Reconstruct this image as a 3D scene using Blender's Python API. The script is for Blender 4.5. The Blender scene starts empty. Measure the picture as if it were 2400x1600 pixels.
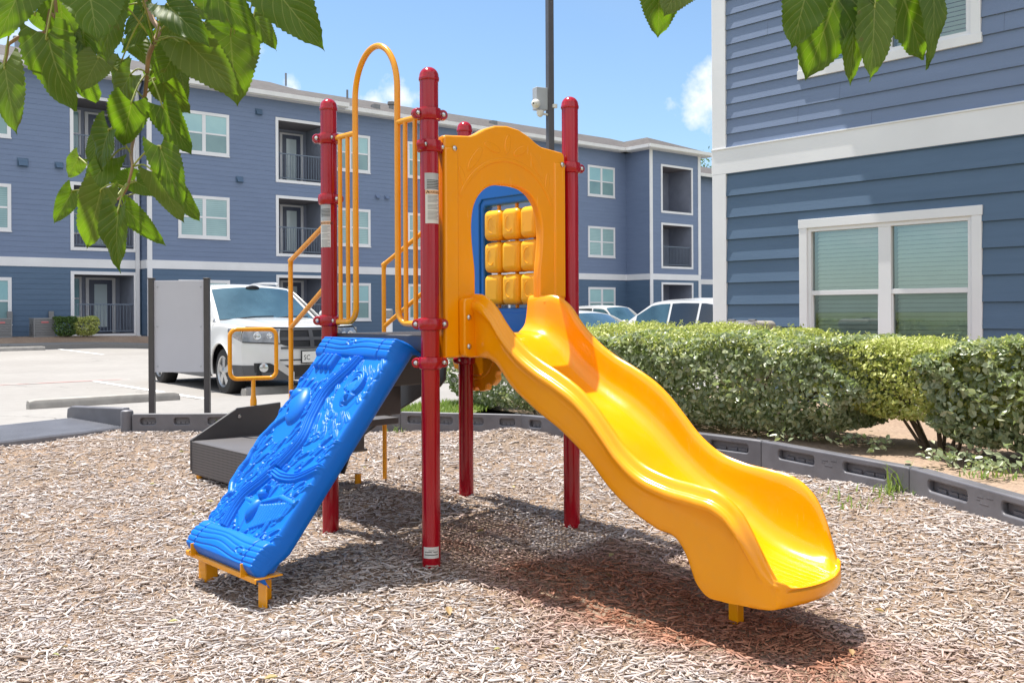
import bpy, math, random
import numpy as np
from mathutils import Vector, Matrix
R = math.radians
rnd = random.Random(7)
rng = np.random.default_rng(11)
sc = bpy.context.scene
col = sc.collection

# ------------------------------------------------------------------ survey of the photograph (camera: level, f 2250 px, eye height 1.207 m)
FP, ROLL, ZC = 2250., 0.0052, 1.207
def _ray(px, py):
    dx = px-1200; dy = 730-py
    return ((dx+dy*ROLL)/FP, (dy-dx*ROLL)/FP)
def at(px, py, Y):
    a, b = _ray(px, py); return Vector((a*Y, Y, ZC+b*Y))
def on_z(px, py, z):
    a, b = _ray(px, py); Y = (z-ZC)/b; return Vector((a*Y, Y, z))
def proj(p):
    a = p[0]/p[1]; b = (p[2]-ZC)/p[1]
    return 1200+(a-b*ROLL)*FP, 730-(b+a*ROLL)*FP

# ------------------------------------------------------------------ helpers
def tag(o, label=None, cat=None, group=None, kind=None):
    if label: o['label'] = label
    if cat: o['category'] = cat
    if group: o['group'] = group
    if kind: o['kind'] = kind
    return o
def thing(name, label, cat, loc=(0, 0, 0), rz=0, group=None):
    o = bpy.data.objects.new(name, None); col.objects.link(o)
    o.location = loc; o.rotation_euler = (0, 0, rz); o.empty_display_size = .1
    return tag(o, label, cat, group)
def V3(*a): return Vector(a)
def smooth_path(pts, n=8, closed=False):
    pts = [Vector(p) for p in pts]; out = []
    N = len(pts)
    rngi = range(N if closed else N-1)
    for i in rngi:
        if closed: p0, p1, p2, p3 = pts[i-1], pts[i], pts[(i+1) % N], pts[(i+2) % N]
        else: p0, p1, p2, p3 = pts[max(i-1, 0)], pts[i], pts[i+1], pts[min(i+2, N-1)]
        for k in range(n):
            t = k/n
            out.append(.5*((2*p1)+(p2-p0)*t+(2*p0-5*p1+4*p2-p3)*t*t+(3*p1-p0-3*p2+p3)*t**3))
    if not closed: out.append(pts[-1])
    return out
class MB:
    def __init__(s): s.v = []; s.f = []; s.m = []; s.uv = None
    def add(s, vs, fs, m=0):
        b = len(s.v); s.v.extend([tuple(v) for v in vs]); s.f.extend([tuple(i+b for i in f) for f in fs]); s.m.extend([m]*len(fs)); return s
    def quad(s, a, b, c, d, m=0): return s.add([a, b, c, d], [(0, 1, 2, 3)], m)
    def box(s, c, size, ax=None, m=0):
        c = Vector(c); x, y, z = [k/2 for k in size]
        if ax is None: X, Y, Z = V3(1, 0, 0), V3(0, 1, 0), V3(0, 0, 1)
        else:
            X, Y = Vector(ax[0]).normalized(), Vector(ax[1]).normalized(); Z = Vector(ax[2]).normalized() if len(ax) > 2 else X.cross(Y)
        vs = [c+X*x*i+Y*y*j+Z*z*k for k in (-1, 1) for j in (-1, 1) for i in (-1, 1)]
        return s.add(vs, [(0, 2, 3, 1), (4, 5, 7, 6), (0, 1, 5, 4), (2, 6, 7, 3), (0, 4, 6, 2), (1, 3, 7, 5)], m)
    def beam(s, p0, p1, w, h, up=(0, 0, 1), m=0):
        p0, p1 = Vector(p0), Vector(p1); d = (p1-p0); X = d.normalized(); up = Vector(up)
        Y = up.cross(X).normalized(); Z = X.cross(Y)
        return s.box((p0+p1)/2, (d.length, w, h), (X, Y, Z), m)
    def tube(s, pts, r, seg=12, m=0, caps=True, closed=False):
        pts = [Vector(p) for p in pts]; N = len(pts); rs = r if hasattr(r, '__len__') else [r]*N
        T = []
        for i in range(N):
            if closed: d = pts[(i+1) % N]-pts[i-1]
            else: d = pts[min(i+1, N-1)]-pts[max(i-1, 0)]
            T.append(d.normalized())
        ref = V3(0, 0, 1) if abs(T[0].z) < .9 else V3(1, 0, 0)
        U = T[0].cross(ref).normalized(); vs = []
        for i in range(N):
            U = (U-T[i]*U.dot(T[i])).normalized(); W = T[i].cross(U)
            for k in range(seg):
                a = 2*math.pi*k/seg; vs.append(pts[i]+(U*math.cos(a)+W*math.sin(a))*rs[i])
        fs = []
        for i in range(N if closed else N-1):
            j = (i+1) % N
            for k in range(seg):
                k2 = (k+1) % seg; fs.append((i*seg+k, i*seg+k2, j*seg+k2, j*seg+k))
        if caps and not closed:
            fs.append(tuple(range(seg-1, -1, -1))); fs.append(tuple((N-1)*seg+k for k in range(seg)))
        return s.add(vs, fs, m)
    def lathe(s, prof, o=(0, 0, 0), axis=(0, 0, 1), seg=24, m=0, caps=True):
        o = Vector(o); A = Vector(axis).normalized(); ref = V3(1, 0, 0) if abs(A.x) < .9 else V3(0, 1, 0)
        U = A.cross(ref).normalized(); W = A.cross(U); vs = []; n = len(prof)
        for r, h in prof:
            for k in range(seg):
                a = 2*math.pi*k/seg; vs.append(o+A*h+(U*math.cos(a)+W*math.sin(a))*r)
        fs = [(i*seg+k, i*seg+(k+1) % seg, (i+1)*seg+(k+1) % seg, (i+1)*seg+k) for i in range(n-1) for k in range(seg)]
        if caps: fs += [tuple(range(seg-1, -1, -1)), tuple((n-1)*seg+k for k in range(seg))]
        return s.add(vs, fs, m)
    def ball(s, c, r, m=0, seg=10, sc=(1, 1, 1)):
        vs = []; n = seg//2+1; c = Vector(c)
        for i in range(n):
            ph = math.pi*i/(n-1)
            for k in range(seg):
                a = 2*math.pi*k/seg; vs.append(c+V3(r*sc[0]*math.sin(ph)*math.cos(a), r*sc[1]*math.sin(ph)*math.sin(a), r*sc[2]*math.cos(ph)))
        fs = [(i*seg+k, (i+1)*seg+k, (i+1)*seg+(k+1) % seg, i*seg+(k+1) % seg) for i in range(n-1) for k in range(seg)]
        return s.add(vs, fs, m)
    def grid(s, fn, us, vs_, m=0, flip=False):
        P = [fn(u, v) for u in us for v in vs_]; n = len(vs_); fs = []
        for i in range(len(us)-1):
            for j in range(n-1):
                q = (i*n+j, (i+1)*n+j, (i+1)*n+j+1, i*n+j+1); fs.append(q[::-1] if flip else q)
        return s.add(P, fs, m)
    def prism(s, poly, off, m=0):
        n = len(poly); poly = [Vector(p) for p in poly]; off = Vector(off)
        vs = poly+[p+off for p in poly]
        fs = [tuple(range(n-1, -1, -1)), tuple(range(n, 2*n))]+[(i, (i+1) % n, n+(i+1) % n, n+i) for i in range(n)]
        return s.add(vs, fs, m)
    def build(s, name, mats, parent=None, origin=None, smooth=35, bevel=0, seg=2, subsurf=0):
        if origin is None and parent is not None:
            p = parent
            while p.parent is not None: p = p.parent
            origin = Vector(p.get('_o', (0, 0, 0)))
        o_ = Vector(origin) if origin is not None else V3(0, 0, 0)
        me = bpy.data.meshes.new(name)
        me.from_pydata([(v[0]-o_.x, v[1]-o_.y, v[2]-o_.z) for v in s.v], [], s.f)
        if not isinstance(mats, (list, tuple)): mats = [mats]
        for m_ in mats: me.materials.append(m_)
        if len(mats) > 1: me.polygons.foreach_set('material_index', s.m)
        if s.uv is not None:
            l = me.uv_layers.new(name='UVMap'); vi = np.empty(len(me.loops), int); me.loops.foreach_get('vertex_index', vi)
            l.data.foreach_set('uv', np.array(s.uv)[vi].ravel())
        return link(name, me, parent, smooth, bevel, seg, subsurf)
def link(name, me, parent=None, smooth=35, bevel=0, seg=2, subsurf=0):
    if smooth:
        me.polygons.foreach_set('use_smooth', [True]*len(me.polygons))
        if smooth < 180: me.set_sharp_from_angle(angle=R(smooth))
    me.update()
    o = bpy.data.objects.new(name, me); col.objects.link(o)
    if parent is not None: o.parent = parent
    if bevel:
        b = o.modifiers.new('bevel', 'BEVEL'); b.width = bevel; b.segments = seg; b.limit_method = 'ANGLE'; b.angle_limit = R(40)
    if subsurf:
        b = o.modifiers.new('sub', 'SUBSURF'); b.levels = subsurf; b.render_levels = subsurf
    return o
def thing_at(name, label, cat, loc, group=None):
    """a thing whose parts are modelled in world coordinates"""
    t = thing(name, label, cat, loc, 0, group); t['_o'] = tuple(loc); return t
def np_mesh(name, V, F, mat, parent=None, smooth=0, origin=(0, 0, 0), uv=None):
    V = np.asarray(V, dtype=np.float32)-np.asarray(origin, dtype=np.float32); F = np.asarray(F, dtype=np.int32); k = F.shape[1]
    me = bpy.data.meshes.new(name)
    me.vertices.add(len(V)); me.vertices.foreach_set('co', V.ravel())
    me.loops.add(F.size); me.loops.foreach_set('vertex_index', F.ravel())
    me.polygons.add(len(F)); me.polygons.foreach_set('loop_start', np.arange(0, F.size, k, dtype=np.int32))
    me.update(calc_edges=True)
    for m in (mat if isinstance(mat, (list, tuple)) else [mat]): me.materials.append(m)
    if uv is not None:
        l = me.uv_layers.new(name='UVMap'); l.data.foreach_set('uv', np.asarray(uv, dtype=np.float32)[F.ravel()].ravel())
    return link(name, me, parent, smooth)
def flat_curve(loops, thick, bevel, frame, mb, m=0, res=3):
    """filled outline with holes, rounded edges; frame = (origin, X, Y, N)"""
    cu = bpy.data.curves.new('outline', 'CURVE'); cu.dimensions = '2D'; cu.fill_mode = 'BOTH'
    cu.extrude = max(thick/2-bevel, 0); cu.bevel_depth = bevel; cu.bevel_resolution = res; cu.offset = -bevel
    for lp in loops:
        sp = cu.splines.new('POLY'); sp.points.add(len(lp)-1); sp.use_cyclic_u = True
        for p, q in zip(sp.points, lp): p.co = (q[0], q[1], 0, 1)
    ob = bpy.data.objects.new('outline', cu); col.objects.link(ob)
    dg = bpy.context.evaluated_depsgraph_get(); dg.update()
    me = bpy.data.meshes.new_from_object(ob.evaluated_get(dg))
    O, X, Y, N = [Vector(k) for k in frame]
    mb.add([O+X*v.co.x+Y*v.co.y+N*v.co.z for v in me.vertices], [tuple(p.vertices) for p in me.polygons], m)
    bpy.data.meshes.remove(me); bpy.data.objects.remove(ob); bpy.data.curves.remove(cu)
def text_mesh(txt, size, extrude=0.0):
    cu = bpy.data.curves.new('t', 'FONT'); cu.body = txt; cu.size = size; cu.extrude = extrude; cu.align_x = 'CENTER'; cu.resolution_u = 2
    ob = bpy.data.objects.new('t', cu); col.objects.link(ob)
    dg = bpy.context.evaluated_depsgraph_get(); dg.update()
    me = bpy.data.meshes.new_from_object(ob.evaluated_get(dg))
    r = ([tuple(v.co) for v in me.vertices], [tuple(p.vertices) for p in me.polygons])
    bpy.data.meshes.remove(me); bpy.data.objects.remove(ob); bpy.data.curves.remove(cu); return r

# ------------------------------------------------------------------ materials
class NT:
    def __init__(s, mat): s.n = mat.node_tree.nodes; s.l = mat.node_tree.links
    def new(s, t, **k):
        n = s.n.new(t)
        for a, b in k.items(): setattr(n, a, b)
        return n
    def link(s, a, b): s.l.new(a, b)
    def math(s, op, a, b=None, c=None):
        n = s.n.new('ShaderNodeMath'); n.operation = op
        for i, x in enumerate((a, b, c)):
            if x is None: continue
            if isinstance(x, (int, float)): n.inputs[i].default_value = x
            else: s.l.new(x, n.inputs[i])
        return n.outputs[0]
    def mix(s, f, a, b):
        n = s.n.new('ShaderNodeMix'); n.data_type = 'RGBA'
        for i, x in ((0, f), (6, a), (7, b)):
            if isinstance(x, (int, float)): n.inputs[i].default_value = x
            elif isinstance(x, (tuple, list)): n.inputs[i].default_value = (*x[:3], 1)
            else: s.l.new(x, n.inputs[i])
        return n.outputs[2]
    def noise(s, scale, detail=3, vec=None, rough=.55):
        n = s.n.new('ShaderNodeTexNoise'); n.inputs['Scale'].default_value = scale; n.inputs['Detail'].default_value = detail; n.inputs['Roughness'].default_value = rough
        if vec is not None: s.l.new(vec, n.inputs['Vector'])
        return n.outputs['Fac']
    def ramp(s, f, stops):
        n = s.n.new('ShaderNodeValToRGB'); e = n.color_ramp.elements
        while len(e) < len(stops): e.new(.5)
        for k, (p, c) in zip(e, stops): k.position = p; k.color = (*c[:3], 1) if hasattr(c, '__len__') else (c, c, c, 1)
        s.l.new(f, n.inputs[0]); return n.outputs[0]
    def coord(s, kind='Object'): return s.n.new('ShaderNodeTexCoord').outputs[kind]
    def bump(s, h, strength=.3, dist=.01):
        n = s.n.new('ShaderNodeBump'); n.inputs['Strength'].default_value = strength; n.inputs['Distance'].default_value = dist
        s.l.new(h, n.inputs['Height']); return n.outputs[0]
def mat(name, c, rough=.5, metal=0, spec=.5, coat=0, var=.0, vscale=3., bump=0, bscale=60., bdist=.002, fn=None, **kw):
    m = bpy.data.materials.new(name); m.use_nodes = True; t = NT(m); b = t.n['Principled BSDF']
    b.inputs['Base Color'].default_value = (*c, 1); b.inputs['Roughness'].default_value = rough; b.inputs['Metallic'].default_value = metal
    b.inputs['Specular IOR Level'].default_value = spec; b.inputs['Coat Weight'].default_value = coat; b.inputs['Coat Roughness'].default_value = .08
    co = t.coord('Object')
    if var:
        f = t.noise(vscale, 5, co); lo = tuple(k*(1-var) for k in c); hi = tuple(min(k*(1+var), 1) for k in c)
        t.link(t.ramp(f, [(.3, lo), (.7, hi)]), b.inputs['Base Color'])
        t.link(t.math('MULTIPLY_ADD', f, .25*rough, rough*.87), b.inputs['Roughness'])
    if bump: t.link(t.bump(t.noise(bscale, 4, co), bump, bdist), b.inputs['Normal'])
    if fn: fn(t, b, co)
    return m
def leafmat(name, cols, trans=.35, rough=.4, spec=.5):
    m = bpy.data.materials.new(name); m.use_nodes = True; t = NT(m); b = t.n['Principled BSDF']
    g = t.new('ShaderNodeNewGeometry')
    c = t.ramp(g.outputs['Random Per Island'], [(i/(len(cols)-1), k) for i, k in enumerate(cols)])
    t.link(c, b.inputs['Base Color']); b.inputs['Roughness'].default_value = rough; b.inputs['Specular IOR Level'].default_value = spec
    tr = t.new('ShaderNodeBsdfTranslucent'); t.link(t.mix(.5, c, (.35, .5, .06)), tr.inputs[0])
    ms = t.new('ShaderNodeMixShader'); ms.inputs[0].default_value = trans
    t.link(b.outputs[0], ms.inputs[1]); t.link(tr.outputs[0], ms.inputs[2]); t.link(ms.outputs[0], t.n['Material Output'].inputs[0])
    return m
YEL = (.84, .27, .001)
def _plastic_mottle(t, b, co):
    f = t.noise(2.2, 4, co); g = t.noise(90, 2, co)
    t.link(t.ramp(f, [(.3, (.86, .31, .001)), (.7, (.90, .35, .001))]), b.inputs['Base Color'])
    sv = t.new('ShaderNodeMapping'); sv.inputs['Rotation'].default_value = (0, 0, R(-42)); sv.inputs['Scale'].default_value = (90, 5, 7); t.link(co, sv.inputs[0])
    sc_ = t.ramp(t.noise(1.0, 4, sv.outputs[0], .6), [(.60, 0.), (.78, 1.)]); wear = t.math('MULTIPLY', sc_, t.ramp(t.noise(3.0, 3, co), [(.45, 0.), (.7, 1.)]))
    base_ = t.ramp(f, [(.3, (.86, .31, .001)), (.7, (.90, .35, .001))]); dust = t.math('MULTIPLY', t.ramp(t.noise(16, 6, co, .7), [(.5, 0.), (.85, 1.)]), .12)
    t.link(t.mix(dust, t.mix(t.math('MULTIPLY', wear, .35), base_, (.80, .46, .10)), (.55, .34, .12)), b.inputs['Base Color'])
    t.link(t.math('ADD', t.ramp(t.noise(9, 5, co), [(.3, .15), (.75, .26)]), t.math('MULTIPLY', wear, .25)), b.inputs['Roughness'])
    t.link(t.bump(g, .06, .002), b.inputs['Normal'])
M_slide = mat('yellow_plastic', YEL, .3, spec=.5, fn=_plastic_mottle)
M_block = mat('turning_block_plastic', (.92, .46, .012), .28, spec=.4, var=.04)
M_ytube = mat('yellow_powder_coat', (.80, .32, .002), .25, coat=.15, var=.06, vscale=6)
M_red = mat('red_powder_coat', (.34, .002, .012), .16, coat=.28, spec=.4, var=.10, vscale=4)
M_blue = mat('blue_plastic', (.0, .135, .58), .40, spec=.28, var=.07, vscale=4, bump=.05, bscale=140)
M_bluedk = mat('blue_panel_plastic', (.0, .125, .52), .32, var=.05)
M_chrome = mat('bolt_steel', (.55, .55, .55), .25, metal=1)
M_deck = mat('deck_coating', (.058, .055, .058), .5, var=.15, bump=.25, bscale=200)
def _perf(t, b, co):
    s = t.new('ShaderNodeSeparateXYZ'); t.link(co, s.inputs[0])
    u = t.math('ADD', t.math('MULTIPLY', s.outputs[0], -.674/.019), t.math('MULTIPLY', s.outputs[1], .739/.019)); v = t.math('MULTIPLY', s.outputs[2], 1/.019)
    du = t.math('SUBTRACT', t.math('FRACT', u), .5); dv = t.math('SUBTRACT', t.math('FRACT', v), .5)
    d = t.math('SQRT', t.math('ADD', t.math('MULTIPLY', du, du), t.math('MULTIPLY', dv, dv)))
    t.link(t.ramp(d, [(.22, (.012, .011, .011)), (.32, (.10, .092, .093))]), b.inputs['Base Color'])
M_perf = mat('perforated_step_coating', (.12, .11, .11), .5, fn=_perf)
M_step = mat('step_coating', (.095, .089, .092), .5, var=.12, bump=.3, bscale=220)
M_timber = mat('border_plastic', (.125, .122, .136), .45, var=.18, vscale=5, bump=.25, bscale=90)
M_ramp = mat('ramp_plastic', (.17, .175, .20), .32, var=.12, vscale=6)
M_darkmetal = mat('dark_bronze_metal', (.055, .048, .050), .4, var=.15, spec=.5)
M_pole = mat('lamp_pole_paint', (.085, .08, .088), .4, var=.1)
M_signback = mat('sign_back', (.47, .47, .52), .5, var=.03)
M_white = mat('white_trim', (.72, .72, .74), .5, var=.05, vscale=1.2, bump=.05, bscale=30)
M_gutter = mat('eave_white', (.70, .69, .68), .5, var=.05)
def _siding(lo, hi):
    def fn(t, b, co):
        mp = t.new('ShaderNodeMapping'); mp.inputs['Scale'].default_value = (1, 1, 9); t.link(co, mp.inputs[0])
        f = t.noise(1.1, 5, mp.outputs[0]); t.link(t.ramp(f, [(.25, lo), (.75, hi)]), b.inputs['Base Color'])
        mp2 = t.new('ShaderNodeMapping'); mp2.inputs['Scale'].default_value = (2.5, 2.5, 45); t.link(co, mp2.inputs[0])
        n = t.noise(3, 5, mp2.outputs[0], .65); t.link(t.bump(n, .35, .004), b.inputs['Normal'])
    return fn
M_sid_hi = mat('light_blue_siding', (.15, .19, .31), .6, fn=_siding((.140, .188, .298), (.162, .215, .335)))
M_sid_lo = mat('dark_blue_siding', (.05, .10, .18), .6, fn=_siding((.070, .122, .200), (.085, .142, .230)))
M_joint = mat('siding_joint', (.085, .11, .17), .7)
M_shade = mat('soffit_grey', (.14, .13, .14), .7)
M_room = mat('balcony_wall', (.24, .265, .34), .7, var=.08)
M_roomdk = mat('dark_interior', (.02, .022, .028), .8)
def _shingle(t, b, co):
    v = t.new('ShaderNodeTexVoronoi'); v.inputs['Scale'].default_value = 5; t.link(co, v.inputs['Vector'])
    s = t.new('ShaderNodeSeparateColor'); t.link(v.outputs['Color'], s.inputs[0])
    t.link(t.mix(t.noise(2, 3, co), t.ramp(s.outputs[0], [(0, (.040, .034, .031)), (.5, (.072, .062, .057)), (1, (.108, .094, .087))]), (.066, .058, .055)), b.inputs['Base Color'])
M_roof = mat('roof_shingles', (.25, .2, .2), .9, fn=_shingle)
M_door = mat('door_paint', (.085, .10, .15), .4, var=.1)
M_doorglass = mat('door_glass', (.55, .64, .66), .06, spec=.6)
M_rail = mat('railing_metal', (.13, .165, .22), .4)
def _pane(top, bot, stripes):
    def fn(t, b, co):
        s = t.new('ShaderNodeSeparateXYZ'); t.link(co, s.inputs[0])
        f = t.noise(.9, 4, co); c = t.ramp(f, [(.3, top), (.7, bot)])
        if stripes:
            w = t.math('FRACT', t.math('MULTIPLY', s.outputs[2], 14)); c = t.mix(t.math('MULTIPLY', t.math('GREATER_THAN', w, .75), .5), c, tuple(k*.45 for k in top))
        t.link(c, b.inputs['Base Color'])
    return fn
M_pane = mat('window_pane', (.2, .3, .3), .05, spec=.7, fn=_pane((.26, .46, .50), (.34, .55, .56), False))
M_paneB = mat('window_pane_blinds', (.2, .3, .3), .05, spec=.7, fn=_pane((.36, .52, .52), (.26, .40, .42), True))
M_paneD = mat('window_pane_screen', (.1, .16, .17), .07, spec=.6, fn=_pane((.16, .27, .29), (.22, .35, .36), False))
def _glass(name, tint, base=.06):
    m = bpy.data.materials.new(name); m.use_nodes = True; t = NT(m); t.n.remove(t.n['Principled BSDF'])
    g = t.new('ShaderNodeBsdfGlossy'); g.inputs['Roughness'].default_value = .01; g.inputs[0].default_value = (.85, .95, .95, 1)
    tr = t.new('ShaderNodeBsdfTransparent'); tr.inputs[0].default_value = (*tint, 1)
    lw = t.new('ShaderNodeFresnel'); lw.inputs[0].default_value = 1.6
    f = t.math('ADD', lw.outputs[0], base); ms = t.new('ShaderNodeMixShader'); t.link(f, ms.inputs[0]); t.link(tr.outputs[0], ms.inputs[1]); t.link(g.outputs[0], ms.inputs[2])
    t.link(ms.outputs[0], t.n['Material Output'].inputs[0]); return m
M_glass = _glass('clear_window_glass', (.88, .98, .95), .20)
M_screen = _glass('screened_window_glass', (.68, .80, .78), .09)
M_blind = mat('blind_slats', (.86, .88, .84), .5, var=.06)
M_carwhite = mat('white_car_paint', (.62, .62, .615), .22, coat=.6, var=.02)
M_cardark = mat('dark_car_paint', (.015, .017, .022), .2, coat=.7, var=.05)
M_clad = mat('grey_plastic_cladding', (.075, .075, .08), .55, var=.1)
M_black = mat('black_trim', (.012, .012, .014), .4, var=.1)
M_tyre = mat('tyre_rubber', (.022, .021, .021), .75, var=.2, vscale=12)
M_alloy = mat('alloy_rim', (.50, .50, .50), .3, metal=.7, var=.05)
def _carglass(t, b, co):
    s = t.new('ShaderNodeSeparateXYZ'); t.link(co, s.inputs[0])
    t.link(t.ramp(t.noise(1.4, 3, co), [(.35, (.018, .05, .065)), (.7, (.05, .11, .14))]), b.inputs['Base Color'])
M_carglass = mat('car_glass', (.03, .06, .08), .03, spec=.9, coat=.6, fn=_carglass)
M_tint = mat('tinted_car_glass', (.012, .015, .018), .03, spec=.8, coat=.4, var=.2)
M_lamp = mat('headlamp_lens', (.16, .17, .19), .08, spec=.8, coat=1, var=.5, vscale=14)
M_lampclear = mat('lamp_reflector', (.6, .62, .64), .12, metal=.8)
M_silver = mat('silver_trim', (.50, .50, .50), .35, metal=.5)
M_plate = mat('licence_plate_white', (.75, .75, .72), .4, var=.02)
M_ink = mat('black_ink', (.015, .015, .015), .6)
M_orangeink = mat('orange_label_band', (.75, .42, .22), .5)
M_label = mat('grey_label', (.40, .41, .42), .35, var=.05, vscale=20)
M_labelw = mat('white_label', (.62, .61, .58), .4, var=.05, vscale=20)
def _concrete(t, b, co):
    f = t.noise(.35, 6, co); g = t.noise(7, 6, co); h = t.noise(140, 2, co)
    c = t.mix(t.ramp(g, [(.35, 0.), (.75, .55)]), t.ramp(f, [(.3, (.235, .218, .204)), (.7, (.30, .283, .265))]), (.205, .195, .18))
    v = t.new('ShaderNodeTexVoronoi'); v.feature = 'DISTANCE_TO_EDGE'; v.inputs['Scale'].default_value = .16; wv = t.new('ShaderNodeVectorMath', operation='ADD'); nv = t.new('ShaderNodeTexNoise'); nv.inputs['Scale'].default_value = 1.2; nv.inputs['Detail'].default_value = 5; t.link(co, nv.inputs['Vector']); t.link(co, wv.inputs[0]); t.link(nv.outputs['Color'], wv.inputs[1]); t.link(wv.outputs[0], v.inputs['Vector'])
    crack = t.math('MULTIPLY', t.math('LESS_THAN', v.outputs['Distance'], .0016), t.ramp(t.noise(.25, 2, co), [(.5, 0.), (.56, .7)])); c = t.mix(crack, c, (.09, .085, .08))
    oil = t.math('MULTIPLY', t.ramp(t.noise(.55, 5, co, .65), [(.62, 0.), (.74, .55)]), t.ramp(t.noise(2.5, 4, co), [(.35, .3), (.7, 1.)])); c = t.mix(oil, c, (.10, .095, .09))
    t.link(t.mix(t.ramp(h, [(.4, 0.), (.75, .25)]), c, (.15, .145, .14)), b.inputs['Base Color']); t.link(t.bump(h, .2, .003), b.inputs['Normal'])
M_conc = mat('concrete', (.45, .43, .4), .85, fn=_concrete)
M_stop = mat('wheel_stop_concrete', (.33, .31, .285), .85, var=.2, vscale=5, bump=.3, bscale=60)
M_linew = mat('white_marking', (.72, .72, .71), .7, var=.1, vscale=9)
def _worn(t, b, co):
    t.link(t.ramp(t.noise(3.5, 6, co), [(.42, (.45, .42, .40)), (.56, (.50, .24, .22))]), b.inputs['Base Color'])
M_liner = mat('worn_red_marking', (.5, .2, .2), .8, fn=_worn)
def _soil(t, b, co):
    f = t.noise(1.3, 6, co); h = t.noise(35, 5, co)
    t.link(t.mix(t.ramp(h, [(.35, 0.), (.7, .7)]), t.ramp(f, [(.3, (.30, .205, .14)), (.7, (.38, .28, .205))]), (.17, .115, .085)), b.inputs['Base Color']); t.link(t.bump(h, .6, .02), b.inputs['Normal'])
M_soil = mat('bed_soil', (.3, .2, .15), .95, fn=_soil)
def _mulchbase(t, b, co):
    h = t.noise(55, 5, co); f = t.noise(1.1, 4, co)
    t.link(t.mix(t.ramp(f, [(.35, 0.), (.7, .6)]), t.ramp(h, [(.3, (.10, .068, .048)), (.5, (.22, .16, .115)), (.72, (.36, .28, .21))]), (.36, .235, .145)), b.inputs['Base Color']); t.link(t.bump(h, 1., .02), b.inputs['Normal'])
M_mulch = mat('mulch_fines', (.2, .15, .1), .95, fn=_mulchbase)
def _chip():
    m = bpy.data.materials.new('wood_chip'); m.use_nodes = True; t = NT(m); b = t.n['Principled BSDF']; b.inputs['Roughness'].default_value = .8; b.inputs['Specular IOR Level'].default_value = .3
    g = t.new('ShaderNodeNewGeometry'); co = t.coord('Object')
    c = t.ramp(g.outputs['Random Per Island'], [(0, (.16, .11, .085)), (.06, (.29, .22, .18)), (.18, (.43, .36, .31)), (.42, (.52, .455, .42)), (.62, (.475, .43, .42)), (.8, (.58, .53, .50)), (.93, (.43, .405, .41)), (1, (.68, .63, .61))])
    f = t.noise(.8, 4, co); h = t.noise(70, 4, co)
    c = t.mix(t.ramp(f, [(.46, 0.), (.78, .35)]), c, (.50, .36, .255)); c = t.mix(t.ramp(h, [(.5, 0.), (.85, .4)]), c, (.20, .14, .10))
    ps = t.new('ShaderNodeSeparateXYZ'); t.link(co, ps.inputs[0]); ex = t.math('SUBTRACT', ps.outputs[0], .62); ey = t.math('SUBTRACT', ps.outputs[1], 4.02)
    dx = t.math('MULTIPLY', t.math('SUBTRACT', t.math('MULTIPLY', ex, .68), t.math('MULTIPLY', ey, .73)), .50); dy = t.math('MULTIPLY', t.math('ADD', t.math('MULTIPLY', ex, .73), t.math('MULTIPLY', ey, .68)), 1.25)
    dd = t.math('SQRT', t.math('ADD', t.math('MULTIPLY', dx, dx), t.math('MULTIPLY', dy, dy))); bounce_tint = t.ramp(t.math('ADD', dd, t.math('MULTIPLY', t.math('SUBTRACT', t.noise(1.6, 4, co), .5), 1.4)), [(.34, .95), (.80, 0.)])  # reddish patch paints the slide's bounce light into chips along its shadow
    t.link(t.mix(bounce_tint, c, t.mix(g.outputs['Random Per Island'], (.17, .065, .034), (.44, .20, .115))), b.inputs['Base Color']); return m
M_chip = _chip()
def _grassbase(t, b, co):
    t.link(t.ramp(t.noise(9, 5, co), [(.3, (.10, .13, .03)), (.7, (.20, .21, .08))]), b.inputs['Base Color'])
M_grassbase = mat('lawn_base', (.1, .15, .04), .95, fn=_grassbase)
M_grass = leafmat('grass_blade', [(.09, .17, .025), (.17, .27, .045), (.27, .32, .09)], .3, .5)
M_leaf_s = leafmat('silvery_shrub_leaf', [(.16, .20, .115), (.25, .30, .17), (.36, .41, .25), (.52, .54, .37)], .36, .30, .6)
M_leaf_y = leafmat('yellow_green_shrub_leaf', [(.33, .37, .08), (.50, .53, .14), (.64, .64, .25), (.42, .46, .11)], .35, .4)
M_leaf_g = leafmat('green_shrub_leaf', [(.05, .10, .025), (.08, .15, .04), (.12, .19, .05)], .25, .4)
M_dead = leafmat('dead_leaf', [(.16, .08, .03), (.34, .22, .09), (.42, .36, .14), (.22, .24, .06)], .15, .6)
M_twig = mat('shrub_bark', (.12, .085, .06), .9, var=.3, vscale=20)
M_bark = mat('mulberry_bark', (.34, .215, .13), .75, var=.25, vscale=14, bump=.5, bscale=50)
M_oldbark = mat('old_bark', (.17, .13, .10), .9, var=.3, vscale=8, bump=.8, bscale=30, bdist=.01)
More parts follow.
